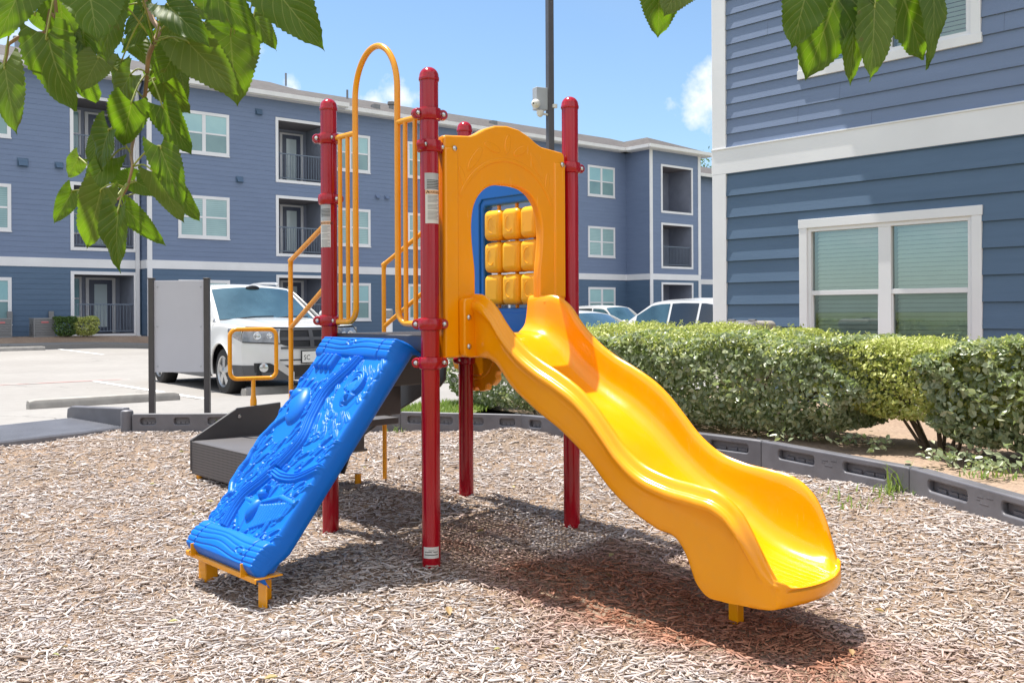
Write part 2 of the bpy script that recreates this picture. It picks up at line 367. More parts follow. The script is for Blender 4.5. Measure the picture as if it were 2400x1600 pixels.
def _mulberry():
    m = bpy.data.materials.new('mulberry_leaf'); m.use_nodes = True; t = NT(m); b = t.n['Principled BSDF']
    uv = t.new('ShaderNodeUVMap'); s = t.new('ShaderNodeSeparateXYZ'); t.link(uv.outputs[0], s.inputs[0])
    u = t.math('ABSOLUTE', t.math('MULTIPLY_ADD', s.outputs[0], 2, -1)); v = s.outputs[1]
    nz = t.noise(30, 3, t.coord('Object'))
    mid = t.math('LESS_THAN', u, t.math('MULTIPLY_ADD', v, -.022, .034))
    q = t.math('FRACT', t.math('SUBTRACT', t.math('MULTIPLY', v, 7.5), t.math('MULTIPLY', t.math('POWER', u, .85), 3.0)))
    sec = t.math('LESS_THAN', t.math('ABSOLUTE', t.math('SUBTRACT', q, .5)), t.math('MULTIPLY_ADD', u, -.030, .062))
    q3 = t.math('FRACT', t.math('MULTIPLY', t.math('ADD', t.math('MULTIPLY', u, 2.2), t.math('MULTIPLY', q, .35)), 9)); ter = t.math('MULTIPLY', t.math('LESS_THAN', q3, .12), .16)
    vein = t.math('MAXIMUM', t.math('MAXIMUM', mid, t.math('MULTIPLY', sec, .75)), ter)
    g = t.new('ShaderNodeNewGeometry')
    basec = t.ramp(g.outputs['Random Per Island'], [(0, (.034, .068, .007)), (.35, (.054, .095, .011)), (.7, (.080, .118, .020)), (1, (.13, .138, .048))])
    basec = t.mix(t.ramp(nz, [(.4, 0.), (.8, .35)]), basec, (.03, .052, .007))
    basec = t.mix(t.ramp(t.noise(55, 2, t.coord('Object')), [(.70, 0.), (.74, .8)]), basec, (.10, .06, .02))
    c = t.mix(t.math('MULTIPLY', vein, .55), basec, (.30, .33, .10))
    t.link(c, b.inputs['Base Color']); b.inputs['Roughness'].default_value = .55; b.inputs['Specular IOR Level'].default_value = .35
    hh = t.math('ADD', t.math('MULTIPLY', sec, -.6), t.math('MULTIPLY', t.math('ABSOLUTE', t.math('SUBTRACT', q, .5)), 1.2))
    t.link(t.bump(hh, .5, .003), b.inputs['Normal'])
    tr = t.new('ShaderNodeBsdfTranslucent'); t.link(t.mix(t.math('MULTIPLY', vein, .5), (.26, .50, .010), (.33, .43, .04)), tr.inputs[0])
    ms = t.new('ShaderNodeMixShader'); ms.inputs[0].default_value = .30
    t.link(b.outputs[0], ms.inputs[1]); t.link(tr.outputs[0], ms.inputs[2]); t.link(ms.outputs[0], t.n['Material Output'].inputs[0]); return m
M_mul = _mulberry()
M_petiole = mat('petiole', (.30, .33, .07), .5, var=.15, vscale=20)
M_acgrey = mat('air_conditioner_grey', (.22, .22, .225), .5, var=.06)
M_acbadge = mat('red_badge', (.55, .16, .17), .4)
M_tan = mat('tan_plastic', (.33, .295, .26), .55, var=.06)
M_camwhite = mat('camera_white', (.68, .66, .62), .35)
M_boxgrey = mat('equipment_box_grey', (.38, .40, .43), .5, var=.04)

# ------------------------------------------------------------------ camera, sun, sky
cam = bpy.data.cameras.new('camera'); cam.sensor_width = 36; cam.lens = FP/2400*36; cam.shift_y = -70/2400; cam.clip_start = .05; cam.clip_end = 3000
co_ = bpy.data.objects.new('camera', cam); col.objects.link(co_)
co_.matrix_world = Matrix.Translation((0, 0, ZC)) @ Matrix.Rotation(R(90), 4, 'X') @ Matrix.Rotation(-ROLL, 4, 'Z')
sc.camera = co_
SUN_EL = R(70.5); SH = V3(-.785, .62, 0).normalized()
sun_dir = V3(SH.x*math.cos(SUN_EL), SH.y*math.cos(SUN_EL), math.sin(SUN_EL))
sl = bpy.data.lights.new('sun', 'SUN'); sl.energy = 4.9; sl.angle = R(.53); sl.color = (1, .955, .88)
so = bpy.data.objects.new('sun', sl); col.objects.link(so); so.rotation_euler = (-sun_dir).to_track_quat('-Z', 'Y').to_euler(); so.location = (-4, 4, 20)
w = bpy.data.worlds.new('World'); sc.world = w; w.use_nodes = True; t = NT(w)
bg = t.n['Background']; sky = t.new('ShaderNodeTexSky'); sky.sky_type = 'NISHITA'; sky.sun_disc = False
sky.sun_elevation = SUN_EL; sky.sun_rotation = math.atan2(SH.x, SH.y); sky.air_density = 1.0; sky.dust_density = .6; sky.ozone_density = 1.6
gen = t.coord('Generated'); vn = t.new('ShaderNodeVectorMath', operation='NORMALIZE'); t.link(gen, vn.inputs[0])
mask = None
for (px, py, r0) in [(1662, 185, .036), (1640, 262, .044), (940, 232, .040), (875, 240, .022), (592, 132, .026), (560, 150, .022), (565, 192, .03), (690, 205, .02), (-350, 150, .18), (2800, 150, .2), (60, 60, .05)]:
    a, b = _ray(px, py); d = Vector((a, 1, b)).normalized()
    dn = t.new('ShaderNodeVectorMath', operation='DISTANCE'); t.link(vn.outputs[0], dn.inputs[0]); dn.inputs[1].default_value = d
    k = t.math('SUBTRACT', 1, t.math('DIVIDE', dn.outputs['Value'], r0)); mask = k if mask is None else t.math('MAXIMUM', mask, k)
cn = t.noise(26, 7, vn.outputs[0], .6); cn2 = t.noise(3.2, 4, vn.outputs[0], .5)
cl = t.math('ADD', t.math('MULTIPLY', mask, 1.0), t.math('MULTIPLY', t.math('SUBTRACT', cn, .52), 2.6))
cl = t.ramp(cl, [(.36, 0.), (1.0, .85)])
fill_clouds = None  # unseen bright clouds added behind and overhead to fill the shaded faces
for d, r0 in ((V3(0, -1, .55), .75), (V3(-.8, -.7, .45), .55), (V3(.85, -.6, .5), .6), (V3(.1, -.5, 1.1), .5), (V3(1, .1, .75), .38), (V3(-1, -.05, .6), .35)):
    dn = t.new('ShaderNodeVectorMath', operation='DISTANCE'); t.link(vn.outputs[0], dn.inputs[0]); dn.inputs[1].default_value = d.normalized()
    k = t.math('SUBTRACT', 1, t.math('DIVIDE', dn.outputs['Value'], r0)); fill_clouds = k if fill_clouds is None else t.math('MAXIMUM', fill_clouds, k)
bn = t.noise(4.5, 7, vn.outputs[0], .6)
fill_clouds = t.ramp(t.math('ADD', t.math('MULTIPLY', fill_clouds, 1.4), t.math('MULTIPLY', t.math('SUBTRACT', bn, .5), 1.6)), [(.15, 0.), (.6, 1.)])
vz = t.new('ShaderNodeSeparateXYZ'); t.link(vn.outputs[0], vz.inputs[0])
veil = t.math('MULTIPLY', t.ramp(cn2, [(.35, .0), (.75, .16)]), 1.0)
horizon = t.ramp(vz.outputs[2], [(0., .30), (.18, .10), (.5, .0)])
tint = t.new('ShaderNodeMix', data_type='RGBA', blend_type='MULTIPLY'); tint.inputs[0].default_value = 1; t.link(sky.outputs[0], tint.inputs[6]); tint.inputs[7].default_value = (.78, .92, 1.0, 1)
skc = t.mix(t.math('MAXIMUM', veil, horizon), tint.outputs[2], (4.0, 4.8, 5.6))
t.link(t.mix(fill_clouds, t.mix(cl, skc, (6.2, 6.4, 6.6)), (6.9, 7.1, 7.5)), bg.inputs[0]); bg.inputs[1].default_value = .10
sc.view_settings.view_transform = 'Standard'; sc.view_settings.look = 'None'; sc.view_settings.exposure = .88; sc.view_settings.gamma = 1; sc.view_settings.use_curve_mapping = False
sc.render.film_transparent = False
sc.cycles.max_bounces = 8; sc.cycles.transparent_max_bounces = 12; sc.cycles.sample_clamp_indirect = 6; sc.cycles.caustics_reflective = False; sc.cycles.caustics_refractive = False
sc.cycles.use_denoising = True
# ------------------------------------------------------------------ setting
AD = V3(.7714, .6363, 0); ND = V3(-.6363, .7714, 0)          # along / away across the car park
def as_(a, s, z=0): return V3(AD.x*a+ND.x*s, AD.y*a+ND.y*s, z)
def sst(e0, e1, x):
    t_ = min(max((x-e0)/(e1-e0), 0), 1); return t_*t_*(3-2*t_)
def zl(a, s): return float(np.interp(s, [8, 11.4, 12.1, 20, 31.4, 40], [.17, .165, .10, .07, .15, .2]))-.36*sst(8.5, 16, a)
def zm(x, y):
    z = float(np.interp(y, [-2, 3.5, 4.0, 4.57, 5.2, 5.9, 7, 8.5, 10], [-.075, -.07, -.05, 0., .035, .08, .105, .125, .13]))
    z += max(0, .150-z)*sst(1.5, 2.45, x)*(1-sst(6.6, 8.2, y))*sst(2.2, 3.6, y)
    z -= .065*sst(-.8, -1.3, x)*(1-sst(6.6, 7.8, y))*sst(3.6, 4.4, y) if x < -.8 else 0
    z += .10*math.exp(-((x-.0)**2+(y-8.05)**2)/.10)
    return z+.010*math.sin(3.1*x+1.7*y)*math.sin(2.3*y-1.1*x)+.006*math.sin(9*x+3)*math.sin(8*y)
def sheet(name, rows, mat_, label=None):
    mb = MB(); n = len(rows[0])
    mb.add([p for r in rows for p in r], [(i*n+j, i*n+j+1, (i+1)*n+j+1, (i+1)*n+j) for i in range(len(rows)-1) for j in range(n-1)])
    return tag(mb.build(name, mat_, smooth=180), label, kind='structure')
mb = MB(); mb.add([(-700, -300, -.75), (700, -300, -.75), (700, 1500, -.75), (-700, 1500, -.75)], [(0, 1, 2, 3)])
tag(mb.build('ground', M_grassbase), 'dry grassy ground reaching to the horizon', kind='structure')
xs = np.arange(-7, 6.01, .12); ys = np.arange(-1, 9.7, .12)
sheet('playground_surface', [[V3(x, y, zm(x, y)) for y in ys] for x in xs], M_mulch, 'wood mulch floor of the play area')
# border line (top edge surveyed at z .30)
BP = [on_z(px, py, .30) for px, py in [(312, 968), (626, 966), (941, 963), (1229, 970), (1530, 999), (1796, 1031), (2148, 1094), (2560, 1206)]]+[V3(2.78, 3.12, .30)]
def bl(px0, px1, n):
    out = []
    for i in range(n):
        px = px0+(px1-px0)*i/(n-1)
        k = max(j for j in range(len(BP)-1) if proj(BP[j])[0] <= px+.01)
        lo, hi = 0., 1.
        for _ in range(24):
            m_ = (lo+hi)/2; q = BP[k].lerp(BP[k+1], m_)
            if proj(q)[0] < px: lo = m_
            else: hi = m_
        out.append(BP[k].lerp(BP[k+1], lo))
    return out
rows = []
for p in bl(1045, 3180, 70):
    q = V3(p.x, p.y, 0); s_ = q.dot(ND); k = q+V3(.748, .664, 0)*6.0; r = []
    for i in range(24):
        f = i/23; v = q.lerp(k, f*f*.6+f*.4); r.append(V3(v.x, v.y, .19+.02*math.sin(v.x*5)*math.sin(v.y*4)-.08*sst(0, .05, .05-f*.3)))
    rows.append(r)
sheet('planting_bed', rows, M_soil, 'bare brown soil bed under the hedge')
rows = []
for p in bl(360, 1046, 40):
    q = V3(p.x, p.y, 0); f_ = (8.93-q.dot(ND)); e = as_(q.dot(AD)+.5*max(0, -f_)+.3, max(8.95, q.dot(ND)+.02)) if f_ < 0 else as_(q.dot(AD)+.25, 8.98)
    x0 = proj(p)[0]; e = q+V3(.25, 1, 0)*np.interp(x0, [360, 420, 620, 1046], [.05, .25, .8, 2.3])
    rows.append([V3(v.x, v.y, .195+.015*math.sin(v.x*6)*math.sin(v.y*5)) for v in [q.lerp(e, i/11) for i in range(12)]])
sheet('lawn_strip', rows, M_grassbase, 'narrow strip of thin grass behind the play border'); LAWN = rows
ss = [11.0]+list(np.arange(11.3, 34.5, .45)); aa = list(np.arange(-45, 60, 1.0))
sheet('footpath', [[as_(a, s, zl(a, s)) for s in (9.72, 10.2, 10.7, 11.0)] for a in np.arange(-20, 3.01, 1.0)], M_conc, 'pale concrete footpath at the head of the ramp')
sheet('footpath', [[as_(a, s, zl(a, s)) for s in (8.86, 9.4, 10.0, 10.5, 11.0)] for a in np.arange(3.0, 60, 1.0)], M_conc, 'pale concrete footpath behind the play border')
sheet('parking_lot', [[as_(a, s, zl(a, s)) for s in ss if s > 10.95] for a in aa], M_conc, 'pale concrete car park and footpath')
sheet('side_yard', [[as_(a, s_, zl(a, s_)-.03) for s_ in np.arange(-6, 9.3, .6)] for a in np.arange(6.5, 40, 1.0)], M_soil, 'bare soil beside the right building')
def marking(name, a0, s0, a1, s1, wid, m_, lab):
    p, q = as_(a0, s0), as_(a1, s1); d = (q-p).normalized(); nrm = V3(-d.y, d.x, 0)*wid/2; n = 12; mb = MB(); vs = []
    for i in range(n+1):
        c = p.lerp(q, i/n)
        for k in (-1, 1):
            v = c+nrm*k; vs.append(V3(v.x, v.y, zl(v.dot(AD), v.dot(ND))+.006))
    mb.add(vs, [(2*i, 2*i+1, 2*i+3, 2*i+2) for i in range(n)])
    return tag(mb.build(name, m_, smooth=0), lab, kind='structure')
for k in range(-3, 6):
    marking('parking_line', 4.8+2.75*k, 12.0, 4.8+2.75*k, 16.75, .10, M_linew, 'white stall line on the near side of the car park')
for k in range(-6, 9):
    marking('parking_line', 5.1+2.75*k, 26.6, 5.1+2.75*k, 31.0, .10, M_linew, 'white stall line on the far side of the car park')
marking('fire_lane_line', -30, 16.9, 40, 16.9, .10, M_liner, 'worn red line across the concrete car park')
# expansion joints in the concrete
for s in (11.75, 21.5): marking('concrete_joint', -30, s, 40, s, .012, M_stop, 'thin joint in the concrete')
for a in (-1.5, 9.7): marking('concrete_joint', a, 17.2, a, 26.2, .012, M_stop, 'thin joint in the concrete')
# far kerb and planting strip
mb = MB()
for i in range(len(aa)-1):
    a0, a1 = aa[i], aa[i+1]; z0, z1 = zl(a0, 31.4), zl(a1, 31.4)
    P_ = [as_(a0, 31.4, z0-.2), as_(a0, 31.4, z0+.13), as_(a0, 31.55, z0+.145), as_(a0, 32.6, z0+.16)]; Q_ = [as_(a1, 31.4, z1-.2), as_(a1, 31.4, z1+.13), as_(a1, 31.55, z1+.145), as_(a1, 32.6, z1+.16)]
    for j in range(3): mb.quad(P_[j], P_[j+1], Q_[j+1], Q_[j])
tag(mb.build('kerb', M_conc), 'concrete kerb and walk along the far building', kind='structure')
def zb(a): return .47-.45*sst(8, 24, a)
sheet('foundation_bed', [[as_(a, s, np.interp(s, [32.55, 33.0, 36], [zl(a, 31.4)+.15, zb(a), zb(a)])) for s in (32.55, 32.8, 33.0, 36, 40)] for a in aa], M_soil, 'narrow soil bed along the far building')

# ---- border timbers
def timber(p0, p1, label, slots, seed):
    p0, p1 = Vector(p0), Vector(p1); X = (p1-p0); L = X.length; X.normalize(); Z = V3(0, 0, 1); N = X.cross(Z)     # N towards the play area
    if N.y > 0: N = -N
    o = (p0+p1)/2; o.z = 0; t = thing_at('border_timber', label, 'border timber', o, 'plastic border timbers round the mulch')
    zt = .30; zb_ = -.02; mb = MB(); h = zt-zb_; g = .006
    def rr(x0, y0, x1, y1, r, n=4):
        pts = []
        for cx, cy, a0 in ((x1-r, y1-r, 0), (x0+r, y1-r, 90), (x0+r, y0+r, 180), (x1-r, y0+r, 270)):
            for i in range(n+1): a = R(a0+90*i/n); pts.append((cx+r*math.cos(a), cy+r*math.sin(a)))
        return pts
    loops = [rr(g, 0, L-g, h, .018)]
    sw, zc = (.34, .250) if slots == 2 else (.140, .250)
    for k in range(slots):
        c = L*(k+.5)/slots if slots > 2 else L*(.27+.46*k); loops.append(rr(c-sw/2, zc-.030, c+sw/2, zc+.030, .02)[::-1])
    flat_curve(loops, .04, .010, (p0+V3(0, 0, zb_-p0.z)+N*.03, X, Z, N), mb)
    c = (p0+p1)/2
    mb.box(V3(c.x, c.y, (zt+zb_)/2-.003)-N*.025, (L-.014, .075, h-.012), (X, -N, Z))
    for k in range(slots):                                              # the ribs seen inside each slot
        cc = L*(k+.5)/slots if slots > 2 else L*(.27+.46*k)
        for q in (-.25, .05, .3): mb.box(p0+X*(cc+q*sw)+N*.012+V3(0, 0, zc-.03+zb_-p0.z+.012), (sw*.22, .02, .022), (X, -N, Z))
    if slots == 2:
        for dx, dz, l_ in ((-.03, .02, .05), (-.045, .005, .03), (.0, -.012, .07), (.045, .026, .05)): mb.box(p0+X*(L*.5+dx)+N*.0505+V3(0, 0, zc+zb_-p0.z+dz), (l_, .002, .004), (X, -N, Z))
    body = mb.build('timber_body', M_timber, t, smooth=40)
    mk = MB()
    mk.lathe([(.017, 0), (.017, .006), (.012, .008)], p1-X*.07+V3(0, 0, .001)-N*.01, seg=12)
    mk.build('stake_cap', M_black, t)
    if False:
        mk = MB()
        for dx, dz, l_ in ((-.03, .02, .05), (-.045, .005, .03), (.0, -.012, .07), (.045, .026, .05)): mk.box(p0+X*(L*.5+dx)+N*.0505+V3(0, 0, zc+zb_-p0.z+dz), (l_, .002, .004), (X, -N, Z))
        mk.build('moulded_mark', M_timber, t, smooth=0)
    return t
labs = ['dark grey plastic border timber joined to the ramp corner post, behind the blank sign', 'dark plastic border timber just behind the grey climbing step, before the grass',
        'dark grey border timber between the two rear red posts with grass behind it', 'dark border timber passing behind the yellow slide chute, nearer the rear post', 'dark border timber with its near half hidden by the slide, below the big shrub',
        'grey border timber with two slots right of the slide, grass tuft at its end', 'grey border timber cut off by the right edge of the photo', 'grey border timber nearest the camera on the right, beyond the photo edge']
for i in range(8): timber(BP[i], BP[i+1], labs[i], 2 if i >= 4 else 4, i)

timber((-4.42, 7.60, .3), (-4.62, 6.40, .3), 'grey border timber left of the ramp, joined to its far rail', 2, 8)
timber((-4.63, 6.38, .3), (-4.70, 5.16, .3), 'grey border timber left of the ramp, second one towards the camera', 2, 9)
sheet('side_lawn', [[V3(x, y, .17) for y in np.arange(-1, 7.7, .8)] for x in np.arange(-14, -4.69, .3)], M_grassbase, 'grass left of the play area')
sheet('footpath', [[V3(x, y, .16) for y in np.arange(7.4, 9.9, .4)] for x in np.arange(-14, -4.89, .5)], M_conc, 'concrete walk left of the ramp')
# ---- half ramp
A_, B_ = V3(-3.60, 8.86, .150), V3(-4.22, 7.86, .150); ax_ = V3(-.87, .5, 0); C_ = A_+ax_*.75+V3(0, 0, .045); D_ = B_+ax_*.75+V3(0, 0, .045)
rt = thing_at('access_ramp', 'grey ribbed plastic access ramp down into the mulch', 'ramp', (-4.1, 8.5, .1))
mb = MB(); n = 20
for i in range(n):
    for (f0, f1, z0, z1) in ((i/n, (i+.3)/n, .0, .016), ((i+.3)/n, (i+.7)/n, .016, .016), ((i+.7)/n, (i+1)/n, .016, .0)):
        p0, p1, q0, q1 = A_.lerp(C_, f0), A_.lerp(C_, f1), B_.lerp(D_, f0), B_.lerp(D_, f1)
        mb.quad(p0+V3(0, 0, z0), q0+V3(0, 0, z0), q1+V3(0, 0, z1), p1+V3(0, 0, z1))
mb.quad(A_+V3(0, 0, -.2), B_+V3(0, 0, -.2), B_, A_)
mb.build('ramp_deck', M_ramp, rt, smooth=0)
for (P0, P1, nm) in ((A_, C_, 0), (B_, D_, 1)):
    d = (P1-P0); d.z = 0; X = d.normalized(); Y = V3(-X.y, X.x, 0)*(1 if nm == 0 else -1); P0 = P0-Y*.045; P1 = P1-Y*.045
    poly = [P0+V3(0, 0, -.10), P0+V3(0, 0, .185), P1+V3(0, 0, .125), P1+X*.06+V3(0, 0, .10), P1+X*.07+V3(0, 0, .02), P1+V3(0, 0, -.1)]
    mb = MB(); mb.prism([p-Y*.04 for p in poly], Y*.08); mb.build('side_rail', M_ramp if nm else M_timber, rt, bevel=.012, seg=3)
mb = MB(); mb.lathe([(.05, -.15), (.056, .155), (.052, .172), (.035, .182), (.012, .184)], A_+V3(.09, -.12, 0), seg=20); mb.build('corner_post', M_timber, rt)

# ---- wheel stops
def wheel_stop(a, s, L, label, z=None):
    c = as_(a, s); z = zl(a, s) if z is None else z
    t = MB(); hw, hh, tw = .085, .115, .05; vs = []
    for x in (-L/2, -L/2+.07, L/2-.07, L/2):
        e = abs(x) > L/2-.01
        for (y, zz) in ((-hw, 0), (-hw*.95, hh*.45), (-tw, hh*(.96 if not e else .8)), (-tw*.5, hh*(1 if not e else .82)), (tw*.5, hh*(1 if not e else .82)), (tw, hh*(.96 if not e else .8)), (hw*.95, hh*.45), (hw, 0)): vs.append(c+AD*x+ND*y*(.93 if e else 1)+V3(0, 0, z-.0+zz))
    fs = [(i*8+j, i*8+j+1, (i+1)*8+j+1, (i+1)*8+j) for i in range(3) for j in range(7)]+[tuple(range(8)), tuple(31-k for k in range(8))]
    t.add(vs, fs); o = t.build('wheel_stop', M_stop, origin=(c.x, c.y, z), smooth=30, bevel=.006); o.location = (c.x, c.y, z)
    return tag(o, label, 'wheel stop', 'concrete wheel stops')
wheel_stop(3.62, 12.15, 1.75, 'concrete wheel stop in the empty near stall behind the ramp')
wheel_stop(6.25, 12.15, 1.75, 'concrete wheel stop in front of the white sport utility vehicle')
wheel_stop(9.0, 12.15, 1.75, 'concrete wheel stop beyond the grass seen between the red posts')
for a, l in ((3.75, 'far concrete wheel stop nearer the air conditioners, by the left edge'), (6.45, 'far concrete wheel stop just left of the blank sign')): wheel_stop(a, 30.6, 1.85, l)

# ---- wood chips: tens of thousands of loose splinters, one object
MPOLY = [(-4.35, 7.75), (-4.2, 7.86), (-3.60, 8.86)]+[(p.x, p.y-.06) for p in BP]+[(3.4, 2.0), (-4.75, 2.0), (-4.68, 5.1), (-4.40, 7.6)]
def inside(x, y, poly):
    c = np.zeros(len(x), bool); n = len(poly)
    for i in range(n):
        x0, y0 = poly[i]; x1, y1 = poly[(i+1) % n]
        k = ((y0 > y) != (y1 > y)); c ^= k & (x < (x1-x0)*(y-y0)/((y1-y0) if y1 != y0 else 1e-9)+x0)
    return c
zmv = np.vectorize(zm)
def chips():
    xs, ys = [], []
    for y0, y1, dens in ((2.5, 3.9, 7800), (3.9, 5.0, 5400), (5.0, 6.6, 3400), (6.6, 9.2, 2000)):
        wmax = .56*y1+.85; n = int(dens*2*wmax*(y1-y0)); y = rng.uniform(y0, y1, n); x = rng.uniform(-wmax, wmax, n)
        k = inside(x, y, MPOLY) & (np.abs(x) < .56*y+.85); xs.append(x[k]); ys.append(y[k])
    x = np.concatenate(xs); y = np.concatenate(ys); n = len(x)
    L = np.clip(rng.lognormal(math.log(.0195), .60, n), .006, .080); W = np.clip(L*rng.uniform(.12, .36, n), .0024, .012); H = W*rng.uniform(.25, .6, n)
    L *= np.interp(y, [3, 8], [.95, 1.25]); W *= np.interp(y, [3, 8], [.95, 1.3])
    yaw = rng.uniform(0, 2*math.pi, n); pit = rng.normal(0, .14, n); rol = rng.normal(0, .35, n)
    z = zmv(x, y)+rng.uniform(.001, .014, n)
    cy, sy, cp, sp, cr, sr = np.cos(yaw), np.sin(yaw), np.cos(pit), np.sin(pit), np.cos(rol), np.sin(rol)
    X = np.stack([cy*cp, sy*cp, sp], 1); Y0 = np.stack([-sy, cy, 0*sy], 1); Z0 = np.cross(X, Y0)
    Y = Y0*cr[:, None]+Z0*sr[:, None]; Z = -Y0*sr[:, None]+Z0*cr[:, None]
    C = np.stack([x, y, z], 1); taper = rng.uniform(.15, 1, (n, 2)); V = []
    for sx, e in ((-1, 0), (1, 1)):
        for a, b in ((-1, -1), (1, -1), (1, 1), (-1, 1)):
            V.append(C+X*(sx*L/2*(1+.0*a))[:, None]+Y*(a*W/2*taper[:, e])[:, None]+Z*(b*H/2)[:, None])
    V = np.stack(V, 1).reshape(-1, 3)
    F = np.array([(4, 5, 6, 7), (0, 4, 7, 3), (3, 7, 6, 2), (2, 6, 5, 1), (0, 3, 2, 1), (0, 1, 5, 4)])
    F = (np.arange(n)[:, None, None]*8+F[None]).reshape(-1, 4)
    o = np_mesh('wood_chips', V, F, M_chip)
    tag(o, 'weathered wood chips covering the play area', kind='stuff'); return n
print('chips', chips())
# ---- grass
def blades(name, pts, h, label, lean=.5, wd=.004):
    V, F = [], []
    for (x, y, z) in pts:
        a = rng.uniform(0, 6.28); hh = h*rng.uniform(.5, 1.3); d = np.array([math.cos(a), math.sin(a), 0]); w_ = np.array([-d[1], d[0], 0])*wd*rng.uniform(.7, 1.5); p = np.array([x, y, z]); b = len(V)
        l1 = d*hh*lean*rng.uniform(.1, .5); l2 = d*hh*lean*rng.uniform(.5, 1.4)
        V += [p-w_, p+w_, p+l1+w_*.7+[0, 0, hh*.55], p+l1-w_*.7+[0, 0, hh*.55], p+l2+[0, 0, hh]]
        F += [(b, b+1, b+2), (b, b+2, b+3), (b+3, b+2, b+4)]
    return tag(np_mesh(name, V, F, M_grass), label, kind='stuff')
pts = []
for _ in range(9000):
    i = rng.uniform(6, len(LAWN)-1.001); j = 1.2+rng.uniform(0, 1)**.8*9.7; r0 = LAWN[int(i)][int(j)]; r1 = LAWN[int(i)+1][min(int(j)+1, 11)]
    f = rng.uniform(0, 1); p = r0.lerp(r1, f)+V3(rng.normal(0, .04), rng.normal(0, .04), 0); pts.append((p.x, p.y, p.z-.005))
blades('grass', pts, .055, 'thin grass on the strip behind the play border', wd=.005)
pts = []
for px, py, r, n in ((2105, 1142, .05, 34), (2120, 1150, .10, 24), (1965, 1150, .16, 24), (2030, 1150, .2, 30), (2350, 1130, .15, 70), (925, 1000, .06, 16), (690, 965, .1, 20)):
    c = on_z(px, py, .17 if py < 1160 else .1)
    for _ in range(n): pts.append((c.x+rng.normal(0, r), c.y+rng.normal(0, r*.6), zm(c.x, c.y) if px < 2250 else .2))
blades('weeds', pts, .06, 'small green weeds sprouting along the border', .9)
c = on_z(2105, 1142, .17); blades('grass_tuft', [(c.x+rng.normal(0, .05), c.y+rng.normal(0, .03), zm(c.x, c.y)) for _ in range(16)], .17, 'bright green grass tuft at the timber joint', .7, .006)

# a few dead leaves lying on the mulch
def litter():
    V, F = [], []
    for _ in range(46):
        y = rng.uniform(2.9, 8.2); x = rng.uniform(-.5, .5)*y; 
        if not inside(np.array([x]), np.array([y]), MPOLY)[0]: continue
        z = zm(x, y)+.022; a = rng.uniform(0, 6.28); L = rng.uniform(.02, .05); d = np.array([math.cos(a), math.sin(a), rng.normal(0, .2)]); w_ = np.array([-math.sin(a), math.cos(a), 0])*L*.3; p = np.array([x, y, z]); b = len(V); up = np.array([0, 0, L*.22])
        V += [p-d*L/2, p-d*L*.1+w_+up, p+d*L*.3+w_*.7+up, p+d*L/2+up*.5, p+d*L*.3-w_*.7+up, p-d*L*.1-w_+up, p+up*.1]
        F += [(b, b+6, b+1, b+1), ] if False else [(b, b+6, b+1), (b+1, b+6, b+2), (b+2, b+6, b+3), (b, b+5, b+6), (b+5, b+4, b+6), (b+4, b+3, b+6)]
    return tag(np_mesh('dead_leaves', V, F, M_dead), 'scattered dry leaves on the wood chips', kind='stuff')
litter()
# ------------------------------------------------------------------ play structure
F_, R_, L_, B_ = V3(-.390, 4.573, 0), V3(.320, 5.220, 0), V3(-.995, 5.237, 0), V3(-.285, 5.884, 0)
E1 = (R_-F_).normalized(); OUT = V3(E1.y, -E1.x, 0); E2 = -OUT                # E1 F->R, OUT slide side, E2 F->L
CO = -E1                                                                     # climber side
UP = V3(0, 0, 1)
PS = thing_at('play_structure', 'red, yellow and blue playground structure with slide, climber and ladder on the mulch', 'play structure', (-.34, 5.23, 0))
def clamp_mb(c, ears, r=.0445):
    mb = MB(); mb.lathe([(r+.002, -.030), (r+.011, -.026), (r+.0145, -.015), (r+.0155, 0), (r+.0145, .015), (r+.011, .026), (r+.002, .030)], c, seg=28)
    for e in ears:
        e = Vector(e).normalized(); s_ = V3(-e.y, e.x, 0)
        mb.lathe([(.006, -.019), (.021, -.019), (.025, -.012), (.025, .012), (.021, .019), (.006, .019)], c+e*(r+.020), axis=s_, seg=16)
    for e in ears:
        e = Vector(e).normalized(); s_ = V3(-e.y, e.x, 0)
        if s_.y > 0: s_ = -s_
        mb.lathe([(.0105, 0), (.0105, .004), (.006, .008), (.002, .0085)], c+e*(r+.022)+s_*.019, axis=s_, seg=12, m=1)
    return mb
def label_patch(mb, c, r, a0, a1, z0, z1, m=0, n=10):
    mb.grid(lambda u, v: c+V3(math.cos(u)*r, math.sin(u)*r, v), [a0+(a1-a0)*i/n for i in range(n+1)], [z0, z1], m)
def post(P, zt, clamps, name='post', lab=None):
    mb = MB(); mb.lathe([(.0445, -.25), (.0445, zt-.055)], P, seg=36)
    po = mb.build(name, M_red, PS, smooth=50)
    if lab: po['label'] = lab
    mb = MB(); prof = [(.0478, zt-.068), (.0492, zt-.064), (.0492, zt-.052), (.0465, zt-.048)]
    for i in range(1, 9): a = R(90*i/8); prof.append((.0465*math.cos(a)+.0005, zt-.048+.047*math.sin(a)))
    mb.lathe(prof, P, seg=32); mb.build('post_cap', M_red, po, smooth=50)
    for z, ears in clamps: clamp_mb(P+V3(0, 0, z), ears).build('clamp', [M_red, M_chrome], po, smooth=40)
    return po
ZT = 2.373
pF = post(F_, ZT, [(2.146, (E2*.2-E1, E1*.9+OUT*.4)), (1.995, (-E1*.25-OUT*.1+V3(.2, -1, 0)*.3, E1)), (1.149, (E2-E1*.6, E1+OUT*.3)), (.965, (E2-E1*.9, E1+OUT*.2))], lab='front red post carrying the warning label')
